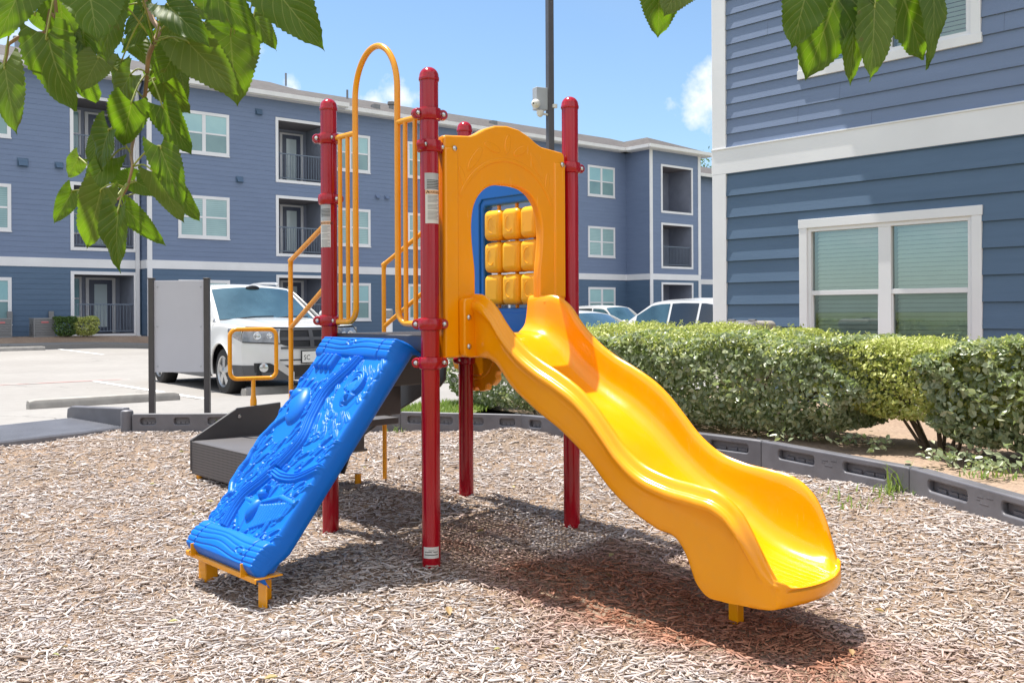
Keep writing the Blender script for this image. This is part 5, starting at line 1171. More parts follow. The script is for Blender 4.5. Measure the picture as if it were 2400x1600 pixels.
# ------------------------------------------------------------------ cars
def car(name, label, loc, head, P, paint, detail=False, group='cars in the car park'):
    """x forward from the front axle, y to the car's left, z up"""
    T = thing(name, label, 'car', loc, head, group)
    L, W, Hh, wb, fo = P['L'], P['W'], P['H'], P['wb'], P['fo']; W2 = W/2; xr = fo-L
    zf, zc, zbl = P['hoodf'], P['cowl'], P['belt']; rw = P.get('rw', .35); ra = rw+.055; zlow = .24
    xc, xt, xe, xq = P['xc'], P['xt'], P['xe'], P['xq']           # cowl, windscreen top, roof rear end, rear glass base
    xn = lambda z: fo-.05*((z-.52)/.4)**2-(.06*max(0, z-.75)/.3)
    def halfw(x, z):
        y = W2-.028*((z-.70)/.38)**2
        e = max(0, (x-(fo-.75))/.55); y -= .10*min(e, 1.3)**2
        e = max(0, ((xr+.55)-x)/.55); y -= .07*e**2
        for xw in (0, -wb):
            d = math.hypot(x-xw, z-rw); y += .028*math.exp(-((d-ra)/.075)**2)*(1 if d >= ra-.03 else 0)
        return y
    def ztop(x):
        if x > xc: return zf+(zc-zf)*((xn(zf)-x)/(xn(zf)-xc))**.7
        return float(np.interp(x, [xr, xq, xc], [zbl-.02, zbl, zc]))
    def zbot(x):
        z = zlow
        for xw in (0, -wb):
            d = abs(x-xw)
            if d < ra: z = max(z, rw+math.sqrt(ra*ra-d*d)*1.02-.0)
        return z
    xedge = lambda z: xn(z)-.26
    xs = sorted(set([xedge(zf)]+list(np.linspace(xr, xedge(zf), 40))+[xw+ra*math.cos(R(a)) for xw in (0, -wb) for a in range(0, 181, 12)])); body = MB()
    for s_ in (1, -1):
        def fn(x, v):
            zb_, zt = zbot(x), ztop(x); z = zb_+(zt-zb_)*v; xx = min(x, xedge(z)) if x > xedge(zf)-.001 else x
            return V3(x, s_*(halfw(x, z)-(.05*max(0, (v-.86)/.14)**2)), z)
        body.grid(fn, xs, [0, .06, .14, .25, .38, .5, .62, .74, .84, .9, .95, 1.0], flip=(s_ > 0))
    xE = xs[-1]
    def nose(s, z, off=0):
        y = s*(halfw(xE, z)-(.05*max(0, (z-(zf-.10))/.10)**2)); return V3(xE+(xn(z)-xE+.0)*(1-abs(s)**2.6)+off, y+off*.8*s*abs(s)**3, z)
    SS = list(np.linspace(-1, 1, 31)); body.grid(lambda s, z: nose(s, z), SS, list(np.linspace(zlow, zf, 14)))
    def hood(s, r):
        x0 = nose(s, zf).x; x1 = xc-.10*abs(s)**2; x = x0+(x1-x0)*r; xm_ = max(x, xs[0])
        return V3(x, s*(halfw(min(x, xE), zf)-.05), ztop(min(x, xn(zf)))+(.055*(1-s*s))*min(1, .25+r*1.4)+.014*math.exp(-((abs(s)-.62)/.08)**2)*min(1, r*3))
    body.grid(hood, SS, list(np.linspace(0, 1, 12)), flip=True)
    # rear face and deck
    body.grid(lambda s, v: V3(xr-.10*(1-abs(s)**3)*math.sin(math.pi*min(1, v+.15)), s*(halfw(xr, zlow+(zbl-zlow)*v)-.05*max(0, (v-.9)/.1)**2), zlow+(zbl-.02-zlow)*v), SS, list(np.linspace(0, 1, 10)), flip=True)
    # cabin shell
    wB, wT = W2-.075, W2-.245
    pr = [(xc+.02, zc+.0, wB-.02), (xc+(xt-xc)*.5, zc+(Hh-.075-zc)*.53, (wB+wT)/2-.01), (xt, Hh-.07, wT+.01), (xt-.25, Hh-.03, wT), ((xt+xe)/2, Hh-.005, wT), (xe+.25, Hh-.02, wT), (xe, Hh-.06, wT-.01), ((xe+xq)/2, (Hh-.06)*.45+zbl*.55, (wT+wB)/2-.02), (xq, zbl-.02, wB-.05)]
    def shell(s, k):
        x, z, w_ = pr[k]; bow = .16 if k < 3 else (.10 if k > 5 else 0); fade = {0: 1, 1: .8, 2: .55}.get(k, 0) if k < 3 else (.6 if k > 5 else 0)
        return V3(x-(bow*fade*s*s if k < 3 else -bow*fade*s*s), s*w_, z+.05*(1-s*s)*(1 if 2 <= k <= 6 else .3))
    KS = list(range(len(pr))); body.grid(lambda s, k: shell(s, k), SS, KS, flip=True)
    def sidept(x, q, off=0.):                                       # q 0 belt .. 1 roof
        xx = [p[0] for p in pr][::-1]; zz = [p[1] for p in pr][::-1]
        zr_ = float(np.interp(x, xx, zz)); zb_ = ztop(x)-.02; z = zb_+(max(zr_, zb_)-zb_)*q
        y = wB+.015+(wT-wB-.005)*((z-zbl)/(Hh-.06-zbl)) if z > zbl else wB+.015
        return y+off, z
    sx = list(np.linspace(xq, xc-.10, 24))
    for s_ in (1, -1): body.grid(lambda x, q: V3(x, s_*sidept(x, q)[0], sidept(x, q)[1]), sx, [0, .25, .5, .75, .93, 1], flip=(s_ > 0))
    bo = body.build('body', paint, T, smooth=38)
    gl = MB(); gl.grid(lambda s, k: shell(s*.90, 0)*(1-k)*(1-k)+shell(s*.90, 1)*2*k*(1-k)*1.0+shell(s*.88, 2)*k*k+V3(.030, 0, .022) if False else (shell(s*(.915-.02*k), 0).lerp(shell(s*.9, 1), k*2) if k < .5 else shell(s*.9, 1).lerp(shell(s*.885, 2), (k-.5)*2))+V3(.010, 0, .008), list(np.linspace(-1, 1, 21)), list(np.linspace(.04, .965, 13)), flip=True)
    ws = gl.build('windscreen', M_carglass, T, smooth=180)
    gl = MB(); n_ = len(pr); gl.grid(lambda s, k: (shell(s*.86, n_-3).lerp(shell(s*.86, n_-2), k*2) if k < .5 else shell(s*.86, n_-2).lerp(shell(s*.86, n_-1), (k-.5)*2))+V3(-.010, 0, .008), list(np.linspace(-1, 1, 13)), list(np.linspace(.10, .86, 7)), flip=True); gl.build('rear_window', M_tint, T, smooth=180)
    for s_ in (1, -1):
        lo = lambda x: .10
        cuts = P['doors']                                           # x stations of the pillars, front to rear
        for k in range(len(cuts)-1):
            a, b = cuts[k], cuts[k+1]; g = MB()
            top = lambda x: .90 if (x < xc-.55) else max(.12, .90-.0*(x-xc))
            g.grid(lambda x, q: V3(x, s_*(sidept(x, .10+(.89-.10)*q)[0]+.007), sidept(x, .10+(.89-.10)*q)[1]), list(np.linspace(b+.035, a-.035, 8)), list(np.linspace(0, 1, 6)), flip=(s_ > 0))
            g.build('side_window', M_tint if k else M_carglass, T, smooth=180)
        mir = MB(); mx = xc-.28; my = s_*(wB+.17); mir.ball((mx, my, zbl+.11), .1, sc=(.75, 1.15, .85), seg=14); mo = mir.build('side_mirror', paint, T, smooth=180)
        mir = MB(); mir.beam((mx-.02, s_*(wB-.02), zbl+.02), (mx-.02, my-s_*.05, zbl+.06), .07, .05); mir.build('mirror_arm', M_black, mo, smooth=0)
    # wheel wells, floor, wheels
    u = MB()
    u.box(((fo+xr)/2, 0, .36), (L-.35, W-.42, .22)); u.box(((fo+xr)/2, 0, .62), (L-.6, W-.5, .4)); u.build('underbody', M_black, T, smooth=0)
    for xw in (0, -wb):
        for s_ in (1, -1):
            y0 = s_*(W2-.03); wl = MB(); tw = .21
            wl.lathe([(rw*.62, -.0), (rw*.64, .012), (rw*.70, .012), (rw*.90, .004), (rw*.975, -.022), (rw, -.05), (rw, -tw+.05), (rw*.96, -tw), (rw*.5, -tw)], (xw, y0, rw), axis=(0, s_, 0), seg=40, caps=False)
            wo = wl.build('wheel', M_tyre, T, smooth=30)
            rm = MB(); rm.lathe([(rw*.655, .004), (rw*.64, .012), (rw*.60, .006), (rw*.57, -.02), (rw*.55, -.10), (.02, -.10)], (xw, y0, rw), axis=(0, s_, 0), seg=40, caps=False)
            for k in range(5):
                a0 = R(90+72*k)
                for da in (-.0,):
                    c_, sn = math.cos(a0), math.sin(a0); p = lambda r, t_, o_: V3(xw+r*c_-t_*sn, y0+s_*o_, rw+r*sn+t_*c_); w0, w1 = .038, .052
                    vs = [p(.045, -w0, .004), p(.045, w0, .004), p(rw*.62, w1, -.002), p(rw*.62, -w1, -.002)]; vb = [p(.045, -w0, -.05), p(.045, w0, -.05), p(rw*.62, w1, -.05), p(rw*.62, -w1, -.05)]
                    rm.add(vs+vb, [(0, 1, 2, 3), (0, 4, 5, 1), (1, 5, 6, 2), (3, 2, 6, 7), (0, 3, 7, 4)])
            rm.lathe([(.062, -.05), (.062, .004), (.05, .010), (.002, .011)], (xw, y0, rw), axis=(0, s_, 0), seg=20)
            rm.build('rim', M_alloy, wo, smooth=30)
            dk = MB(); dk.lathe([(rw*.56, -.07), (.002, -.07)], (xw, y0, rw), axis=(0, s_, 0), seg=24, caps=False); dk.build('brake_disc', M_black, wo, smooth=0)
    if not detail:
        for s_ in (1, -1):
            hl_ = MB(); hl_.grid(lambda s, z: nose(s, z, .006), list(np.linspace(s_*.62, s_*.97, 8)), list(np.linspace(zf-.22, zf-.06, 4)), flip=(s_ < 0)); hl_.build('headlight', M_lamp, T, smooth=180)
            tl = MB(); tl.box((xr-.02, s_*(W2-.16), zbl-.14), (.06, .16, .22)); tl.build('tail_light', M_acbadge, T, bevel=.02)
        g = MB(); g.grid(lambda s, z: nose(s, z, .006), list(np.linspace(-.5, .5, 8)), list(np.linspace(zf-.26, zf-.08, 3))); g.build('grille', M_black, T, smooth=180)
        return T
    # ---- front details of the near sport utility vehicle
    def patch(nm, m_, s0, s1, z0, z1, off, ns=10, nz=5, parent=T, zfun=None):
        g = MB(); g.grid(lambda s, v: nose(s, (z0+(z1-z0)*v) if zfun is None else zfun(s, v), off), list(np.linspace(s0, s1, ns)), list(np.linspace(0, 1, nz)))
        return g.build(nm, m_, parent, smooth=180)
    patch('lower_cladding', M_clad, -1, 1, zlow, .44, .008, 31, 4)
    for s_ in (1, -1):
        g = MB(); g.grid(lambda x, v: V3(x, s_*(halfw(x, zlow+(.44-zlow)*v)+.008), max(zlow+(.44-zlow)*v, min(zbot(x)+.01, .44))), list(np.linspace(ra*.93, xE+.004, 10)), [0, .33, .66, 1], flip=(s_ > 0)); g.build('lower_cladding', M_clad, T, smooth=180)
    gr = patch('grille', M_black, -.50, .50, .665, .925, .010, 16, 5, zfun=lambda s, v: (.665+.10*abs(s*2)**3*.6)+(.925-(.665+.10*abs(s*2)**3*.6))*v)
    for (s0, s1, z0, z1) in ((-.50, .50, .905, .935), (-.50, .50, .655, .685), (-.50, .50, .77, .815)): patch('grille_bar', M_clad, s0, s1, z0, z1, .024, 14, 2, gr)
    patch('grille_bar', M_clad, -.035, .035, .66, .93, .026, 4, 4, gr)
    for s_ in (1, -1):
        hl_ = patch('headlight', M_lamp, s_*.52, s_*.985, .72, .93, .012, 14, 6, zfun=lambda s, v: (lambda q: (.735+.045*q)+((.925+.012*q)-(.735+.045*q))*v)(abs(s)-.52))
        g = MB(); g.grid(lambda x, v: V3(x, s_*(halfw(x, .83)-.004+.016*(1-abs(v-.5))), (.80+.10*(xE-x)/.34-.045+.02*0)+(.93-(.80+.10*(xE-x)/.34-.045))*v), list(np.linspace(xE-.34, xE+.012, 9)), list(np.linspace(0, 1, 5)), flip=(s_ > 0)); g.build('headlight_wrap', M_lamp, hl_, smooth=180)
        for s0, r_ in ((.80, .055), (.64, .042)):
            c_ = nose(s_*s0, .835, .018); m_ = MB(); m_.lathe([(r_, 0), (r_*.8, .008), (r_*.5, .0), (.003, .004)], c_, axis=(1, s_*.45*s0, 0), seg=20); m_.build('lamp_bulb', M_lampclear, hl_)
        patch('headlight_trim', M_black, s_*.50, s_*.985, .715, .735, .016, 12, 2, hl_, zfun=lambda s, v: .722+.045*(abs(s)-.5)+.014*v)
        patch('fog_lamp_recess', M_black, s_*.58, s_*.86, .34, .475, .014, 8, 4, zfun=lambda s, v: .345+(.47-.345)*v*(1-.3*max(0, .66-abs(s))/.08))
        c_ = nose(s_*.74, .41, .016); m_ = MB(); m_.lathe([(.062, 0), (.058, .012), (.045, .014), (.003, .016)], c_, axis=(1, s_*.35, 0), seg=20); m_.build('fog_lamp', M_lampclear, T)
        patch('skid_trim', M_silver, s_*.30, s_*.56, .26, .46, .018, 5, 5, zfun=lambda s, v: (.45-.62*(.56-abs(s)))-.055+.11*v)
        fl = MB()
        for xw in (0, -wb):                                           # cladding lip round each wheel arch
            fl.tube([V3(xw+ra*1.0*math.cos(R(a)), s_*(halfw(xw+ra*math.cos(R(a)), rw+ra*math.sin(R(a)))-.008), rw+ra*1.02*math.sin(R(a))) for a in range(-8, 189, 7)], .020, 6)
        fl.build('arch_lip', paint, T, smooth=60)
        ck = MB(); ck.grid(lambda x, v: V3(x, s_*(halfw(x, .30)+.012), zlow-.02+.13*v), list(np.linspace(-wb+ra+.03, -ra-.03, 12)), [0, .5, 1], flip=(s_ > 0)); ck.build('sill_cladding', M_clad, T, smooth=60)
        rr_ = MB(); rr_.tube([V3(xt-.3, s_*(wT-.10), Hh+.02), V3(xt-.4, s_*(wT-.10), Hh+.045), V3(xt-.9, s_*(wT-.10), Hh+.06), V3(xe+.6, s_*(wT-.10), Hh+.05), V3(xe+.3, s_*(wT-.10), Hh+.02)], .020, 8); rr_.build('roof_rail', M_silver, T)
        for xd in (-1.02, -2.05):
            sm = MB(); sm.grid(lambda z, k: V3(xd+.006*k, s_*(halfw(xd, z)+.002), z), list(np.linspace(.36, ztop(xd)-.06, 10)), [0, 1], flip=(s_ < 0)); sm.build('door_seam', M_black, T, smooth=0)
            hd = MB(); hd.box((xd-.18 if xd > -1.5 else xd+.2, s_*(halfw(xd, .95)+.012), .955), (.19, .03, .035)); hd.build('door_handle', paint, T, bevel=.01)
    patch('bumper_slot', M_black, -.52, .52, .50, .515, .012, 14, 2); patch('lower_grille', M_black, -.40, .40, .285, .43, .014, 12, 3)
    c_ = nose(0, .545, .020); pm = MB(); pm.box(c_, (.012, .335, .175)); pl_ = pm.build('licence_plate', M_black, T, bevel=.002)
    pm = MB(); pm.box(c_+V3(.007, 0, 0), (.006, .305, .148)); pm.build('plate_face', M_plate, pl_)
    vs, fs = text_mesh('SC', .098); pm = MB(); pm.add([c_+V3(.0115, .06+-0+ -(-x)*1.0 - .0 if False else (-.085+x*.82), -.040+y) for x, y, _ in vs], fs); pm.build('plate_lettering', M_ink, pl_, smooth=0)
    wp = MB()
    for y0, y1 in ((-.55, .02), (.05, .62)):
        q0, q1 = shell(y0/(wB), 0)+V3(.03, 0, .03), shell(y1/(wB), 0)+V3(.0, 0, .055); wp.tube([q0, q0.lerp(q1, .5)+V3(.0, 0, .012), q1], .010, 6)
    wp.build('wiper', M_black, T)
    sn = MB(); q = shell(0, 2).lerp(shell(0, 1), .12)+V3(.018, 0, .012); sn.ball(q, .07, sc=(.35, 1.6, .55), seg=12); sn.build('mirror_base', M_black, ws)
    return T
def place(px, py, zg, dx, dy):
    return on_z(px, py, zg)+V3(dx, dy, 0)
HS = math.atan2(-.80, .60)
fx = on_z(533, 923, .085)+V3(.8, .6, 0)*.83
suv = dict(L=4.52, W=1.82, H=1.565, wb=2.89, fo=.94, hoodf=.93, cowl=1.02, belt=1.0, xc=-.42, xt=-1.22, xe=-3.15, xq=-3.46, doors=[], rw=.335)
suv['doors'] = [-.80, -1.90, -2.72, -3.15]
car('sport_utility_vehicle', 'white sport utility vehicle parked behind the blank notice board, black crossed grille', (fx.x, fx.y, .065), HS, suv, M_carwhite, True)
HN = math.atan2(.7714, -.6363)
sedan = dict(L=4.7, W=1.82, H=1.44, wb=2.75, fo=.92, hoodf=.80, cowl=.95, belt=.93, xc=-.35, xt=-1.25, xe=-2.75, xq=-3.35, doors=[-.95, -1.9, -2.8], rw=.32)
cr = dict(L=4.65, W=1.84, H=1.66, wb=2.72, fo=.92, hoodf=.92, cowl=1.06, belt=1.02, xc=-.38, xt=-1.25, xe=-3.15, xq=-3.62, doors=[-.78, -1.85, -2.72, -3.22], rw=.35)
bigsuv = dict(suv, H=1.72); 
car('parked_sedan', 'white sedan with large blue windscreen just over the hedge, beside the slide', (2.30, 18.15, -.24), math.atan2(-.7714, .6363), sedan, M_carwhite)
car('parked_crossover', 'white crossover seen side on over the hedge, next to the right building', (3.05, 23.3, -.21), HN+R(-4), cr, M_carwhite)
car('parked_sport_utility_vehicle', 'distant white sport utility vehicle parked between the sedan and the crossover', (4.9, 36.5, -.32), math.atan2(-.7714, .6363), bigsuv, M_carwhite)
q = on_z(931, 786, .13); car('parked_car', 'dark car by the far building, seen between the yellow bars', (q.x+.5, q.y+.55, .13), HN+R(60), cr, M_cardark)
# ------------------------------------------------------------------ shrubs
def leaf_cloud(pts, nrm, size, asp, jitter):
    """folded rhombic leaves: returns V, F"""
    n = len(pts); d = rng.normal(size=(n, 3)); nv = nrm+rng.normal(size=(n, 3))*jitter; nv /= np.linalg.norm(nv, axis=1)[:, None]
    ax = np.cross(nv, d); ax /= np.linalg.norm(ax, axis=1)[:, None]+1e-9; sd = np.cross(nv, ax)
    L = size*rng.uniform(.6, 1.25, n)[:, None]; Wd = L*asp*rng.uniform(.8, 1.2, n)[:, None]
    b = pts-ax*L*.5; tip = pts+ax*L*.5-nv*L*.10; l = pts-sd*Wd*.5+nv*L*.07-ax*L*.03; r = pts+sd*Wd*.5+nv*L*.07-ax*L*.03
    l2 = pts-sd*Wd*.36+nv*L*.04+ax*L*.24; r2 = pts+sd*Wd*.36+nv*L*.04+ax*L*.24
    V = np.stack([b, r, r2, tip, l2, l], 1).reshape(-1, 3)
    F = (np.arange(n)[:, None, None]*6+np.array([(0, 1, 2, 3), (0, 3, 4, 5)])[None]).reshape(-1, 4)
    return V, F
def shrub(name, label, c, hw, hd, z0, h, ang, mats, nleaf, size, top_mix=0., bare=.12, group=None, seed=0, sprigs=60, round_=.35, gaps=0.):
    """clipped box shrub: c foot, hw half width along ang, hd half depth"""
    r = np.random.default_rng(seed); t_ = thing_at(name, label, 'shrub', (c[0], c[1], z0), group); ca, sa = math.cos(ang), math.sin(ang)
    A = np.array([ca, sa, 0]); D = np.array([-sa, ca, 0]); C = np.array([c[0], c[1], z0])
    q = r.uniform(-1, 1, (nleaf*3, 3)); face = r.choice(6, nleaf*3, p=[.20, .06, .07, .07, .50, .10]); dep = np.abs(r.normal(0, .11, nleaf*3))
    ax = np.array([1, 1, 0, 0, 2, 2])[face]; sg = np.array([-1, 1, -1, 1, 1, -1])[face]
    # face weights: front(-D), back, ends, top, underside
    q[np.arange(len(q)), ax] = sg*(1-dep/np.array([hw, hd, h/2])[ax])
    rr_ = (np.abs(q)**(2/round_)).sum(1)**(round_/2); k = rr_ <= 1.28; q = q[k]; ax = ax[k]; sg = sg[k]; q = q/np.maximum(1, (np.abs(q)**(2/round_)).sum(1)**(round_/2))[:, None]
    bump = 1+.07*np.sin(q[:, 0]*hw*7+seed)*np.sin(q[:, 2]*5+seed*2)+.05*np.sin(q[:, 0]*hw*17+q[:, 2]*9+seed)
    zz = (q[:, 2]*.5+.5)*h*(1-bare)+h*bare
    under = np.clip((.42-q[:, 2]*.5-.5)/.42, 0, 1); narrow = 1-.30*under**1.5
    P = C+A*(q[:, 0]*hw*bump*narrow)[:, None]+D*(q[:, 1]*hd*bump*narrow)[:, None]; P[:, 2] = z0+zz+.03*np.sin(q[:, 0]*hw*6+seed)*(q[:, 2] > .5)
    nv = A*q[:, [0]]*.3+D*(q[:, [1]])*.9+np.array([0, 0, 1.])*(q[:, [2]]*.8+.25); nn = np.zeros_like(q); nn[np.arange(len(q)), ax] = sg; nv += (A*nn[:, [0]]+D*nn[:, [1]]+np.array([0, 0, 1.])*nn[:, [2]])*.9
    if gaps:
        g_ = np.sin(P[:, 0]*9+seed)*np.sin(P[:, 2]*11+seed*3)*np.sin(P[:, 1]*8); k = g_ < 1-gaps; P, nv, q = P[k], nv[k], q[k]
    k = r.permutation(len(P))[:nleaf]; P, nv, q = P[k], nv[k], q[k]; nv /= np.linalg.norm(nv, axis=1)[:, None]
    top = (q[:, 2] > .62) & (r.uniform(0, 1, len(P)) < top_mix)
    V, F = leaf_cloud(P[~top], nv[~top], size, .6, .95); np_mesh('foliage', V, F, mats[0], t_, origin=t_['_o'])
    Pt, nt = P[top], nv[top]
    # young shoots standing above the clipped top
    sp = []; spn = []
    for _ in range(sprigs):
        u, v = r.uniform(-.95, .95), r.uniform(-.9, .9); b = C+A*u*hw+D*v*hd; zt = z0+h*(1-.10*(abs(u)**6)-.06*abs(v)**4); hh = r.uniform(.02, .085); ln = r.normal(0, .25, 2)
        for i in range(int(5+hh*70)): f = i/(5+hh*70); sp.append([b[0]+ln[0]*hh*f+r.normal(0, .010), b[1]+ln[1]*hh*f+r.normal(0, .010), zt-.02+hh*f]); spn.append(r.normal(0, 1, 3)+[0, 0, .4])
    if len(sp): Pt = np.concatenate([Pt, np.array(sp)]); nt = np.concatenate([nt, np.array(spn)])
    if len(Pt):
        V, F = leaf_cloud(Pt, nt/np.linalg.norm(nt, axis=1)[:, None], size*.62, .5, .8); np_mesh('young_shoots', V, F, mats[1], t_, origin=t_['_o'])
    st = MB(); ns = 5 if bare < .2 else 9
    for i in range(ns):
        u = r.uniform(-.35, .35)*hw; v = r.uniform(-.3, .3)*hd; f0 = C+A*u*.35+D*v*.35; u2, v2 = u*1.9+r.normal(0, .06), v*1.6+r.normal(0, .06); f1 = C+A*u2+D*v2+np.array([0, 0, h*.62]); m_ = (f0+f1)/2+np.array([r.normal(0, .03), r.normal(0, .03), .02]); f0[2] = z0-.05
        st.tube(smooth_path([f0, m_, f1], 4), list(np.linspace(.016, .005, 9)), 6)
        for j in range(3): e = f1+np.array([r.normal(0, .16), r.normal(0, .16), r.uniform(.05, .25)*h]); st.tube([m_+(f1-m_)*r.uniform(0, .8), e], [.006, .003], 5)
    st.build('stems', M_twig, t_)
    return t_
GR = 'hedge shrubs beside the right building'
HA = math.atan2(-.748, .664)
def hp(px, py, zt): return on_z(px, py, zt)
# hedge centre line runs parallel to the right building; h0 near edge measured at the foot
def hc_(t_, d): return (2.36+.664*t_-.748*(-d)*-1 if False else 2.36+.664*t_+.748*d, 6.86-.748*t_+.664*d)
shrub('hedge_shrub', 'large dark silvery green clipped shrub behind the slide chute, widest of the hedge', hc_(-1.10, .48), 1.25, .50, .20, .81, HA, (M_leaf_s, M_leaf_y), 25000, .055, .55, .06, GR, 1, 150)
shrub('hedge_shrub', 'grey green shrub with drooping leaves beyond the rear red post', hc_(-3.55, .42), 1.25, .45, .18, .76, HA, (M_leaf_s, M_leaf_y), 14000, .054, .55, .04, GR, 2, 70)
shrub('hedge_shrub', 'airy yellow green shrub with bare stems below, mid hedge under the window', hc_(.50, .46), .74, .44, .19, .79, HA, (M_leaf_y, M_leaf_y), 19000, .034, .5, .30, GR, 3, 120, .32, .10)
shrub('hedge_shrub', 'big silvery green shrub at the right edge of the photo', hc_(1.50, .42), .98, .48, .19, .81, HA, (M_leaf_s, M_leaf_y), 19000, .056, .45, .12, GR, 4, 60)
shrub('hedge_shrub', 'yellow green clipped top shrub rising behind the dark shrub, nearest the parked crossover', hc_(-2.5, 1.30), 1.55, .40, .18, .885, HA, (M_leaf_y, M_leaf_y), 17000, .036, .5, .10, GR, 5, 160)
# low shoots and litter at the foot of the hedge
pts, nr = [], []
for (px, py, n, sp_) in ((2225, 1075, 90, .10), (2060, 1050, 30, .06), (2330, 1095, 120, .16), (1990, 1040, 40, .08), (1870, 1025, 80, .14)):
    c0 = on_z(px, py, .24)
    for _ in range(n): pts.append([c0.x+rng.normal(0, sp_), c0.y+rng.normal(0, sp_*.6), .23+abs(rng.normal(0, .05))]); nr.append([rng.normal(0, .5), rng.normal(0, .5)-.4, 1])
V, F = leaf_cloud(np.array(pts), np.array(nr), .05, .55, .5); tag(np_mesh('low_shoots', V, F, M_leaf_s), 'low leafy shoots and fallen leaves at the foot of the hedge', kind='stuff')
# clipped bushes at the far building
f = fc(-.9)
c0 = f.p(-5.15, 0); shrub('clipped_bush', 'small dark green bush touching the air conditioner at the far building', (c0.x, c0.y), .36, .32, .46, .68, math.atan2(.6363, .7714), (M_leaf_g, M_leaf_g), 2600, .07, 0, .05, 'bushes at the far building', 11, 0, .5)
c0 = f.p(-4.55, 0); shrub('clipped_bush', 'small round yellow bush left of the glazed patio door', (c0.x, c0.y), .42, .36, .46, .66, math.atan2(.6363, .7714), (M_leaf_y, M_leaf_y), 3200, .065, 0, .05, 'bushes at the far building', 12, 0, .6)

# ------------------------------------------------------------------ distant tree
def far_tree(c, h, r0, label, seed):
    r = np.random.default_rng(seed); t_ = thing_at('tree', label, 'tree', c); mb = MB(); c = np.array(c)
    mb.tube([c, c+[0, 0, h*.3], c+[.2, .1, h*.6]], [.28, .22, .10], 8)
    for i in range(7): a = r.uniform(0, 6.28); mb.tube([c+[0, 0, h*r.uniform(.3, .5)], c+[math.cos(a)*r0*.7, math.sin(a)*r0*.7, h*r.uniform(.6, .85)]], [.10, .03], 6)
    mb.build('trunk', M_oldbark, t_)
    cl = np.stack([r.normal(0, r0*.45, 26), r.normal(0, r0*.45, 26), r.uniform(.45, .95, 26)*h], 1); P = np.concatenate([k+r.normal(0, r0*.17, (260, 3)) for k in cl])+c
    V, F = leaf_cloud(P, r.normal(0, 1, P.shape)+[0, 0, .6], .26, .6, .5); np_mesh('crown', V, F, M_leaf_g, t_, origin=t_['_o'])
q = at(1668, 392, 78); far_tree((q.x, q.y, -.5), q.z+1.2, 4.2, 'green tree just showing over the far roof at the right building corner', 4)

# ------------------------------------------------------------------ mulberry tree overhead
def mul_leaf(base, tip, width, face, curl, fold, seed, asym=0.):
    r = random.Random(seed); b, tp = Vector(base), Vector(tip); ax = (tp-b); L = ax.length; ax.normalize(); n = (Vector(face)-ax*Vector(face).dot(ax)).normalized(); sd = ax.cross(n); NVl, NUl = 36, 8
    V, UVs = [], []; ph = r.uniform(0, 6.28); ph2 = r.uniform(0, 6.28); w_ = width/2
    for i in range(NVl+1):
        v = i/NVl
        hwv = (math.sin(math.pi*min(1, v*.93+.07)**.60))**.72*(1-.12*v)
        if v > .86: hwv *= ((1-v)/.14)**.75 if v < 1 else 0
        for j in range(-NUl, NUl+1):
            u = j/NUl; au = abs(u); ser = 0
            if au > .99: ser = (.055 if (i % 2) else -.03)
            ww = w_*hwv*(1+asym*(1 if u > 0 else -1))*(u*(1+ser)) ; back = -.21*L*au**1.5*(1-v)**2.4*1.0
            y = v*L+back-(.02*L*au if False else 0)
            zz = fold*w_*au*hwv*(1-.3*v)-curl*L*(v-.25)**2-.35*curl*w_*(au*hwv)**2+.030*L*math.sin(v*9+ph+u*2)*au**1.3+.016*L*math.sin(v*17+ph2-u*3)*au
            V.append(b+ax*y+sd*ww+n*zz); UVs.append((u*.5+.5, v))
    m_ = 2*NUl+1; F = [(i*m_+j, i*m_+j+1, (i+1)*m_+j+1, (i+1)*m_+j) for i in range(NVl) for j in range(2*NUl)]
    return V, F, UVs
TR = thing_at('mulberry_tree', 'leafy mulberry tree with twigs and big heart-shaped leaves hanging in from above', 'tree', (-1.75, 1.35, -.1))
LV, LF, LU = [], [], []; PET = MB(); TW = []
def add_leaf(V, F, UV):
    b = len(LV); LV.extend(V); LF.extend([tuple(i+b for i in f_) for f_ in F]); LU.extend(UV)
z1 = lambda x, y: (x/2.45, y/2.45)
br_px = [(825, -120), (828, -40), (838, 30), (880, 120), (912, 175), (885, 245), (853, 330), (842, 450), (828, 570), (792, 680), (760, 830), (753, 900), (760, 958), (728, 1080), (690, 1135), (655, 1150)]
YB = lambda k: 1.72+.05*math.sin(k*.9)
BR = smooth_path([at(*z1(*p), YB(i)) for i, p in enumerate(br_px)], 4)
def near_branch(p, pts): return min(pts, key=lambda q: (q-p).length)
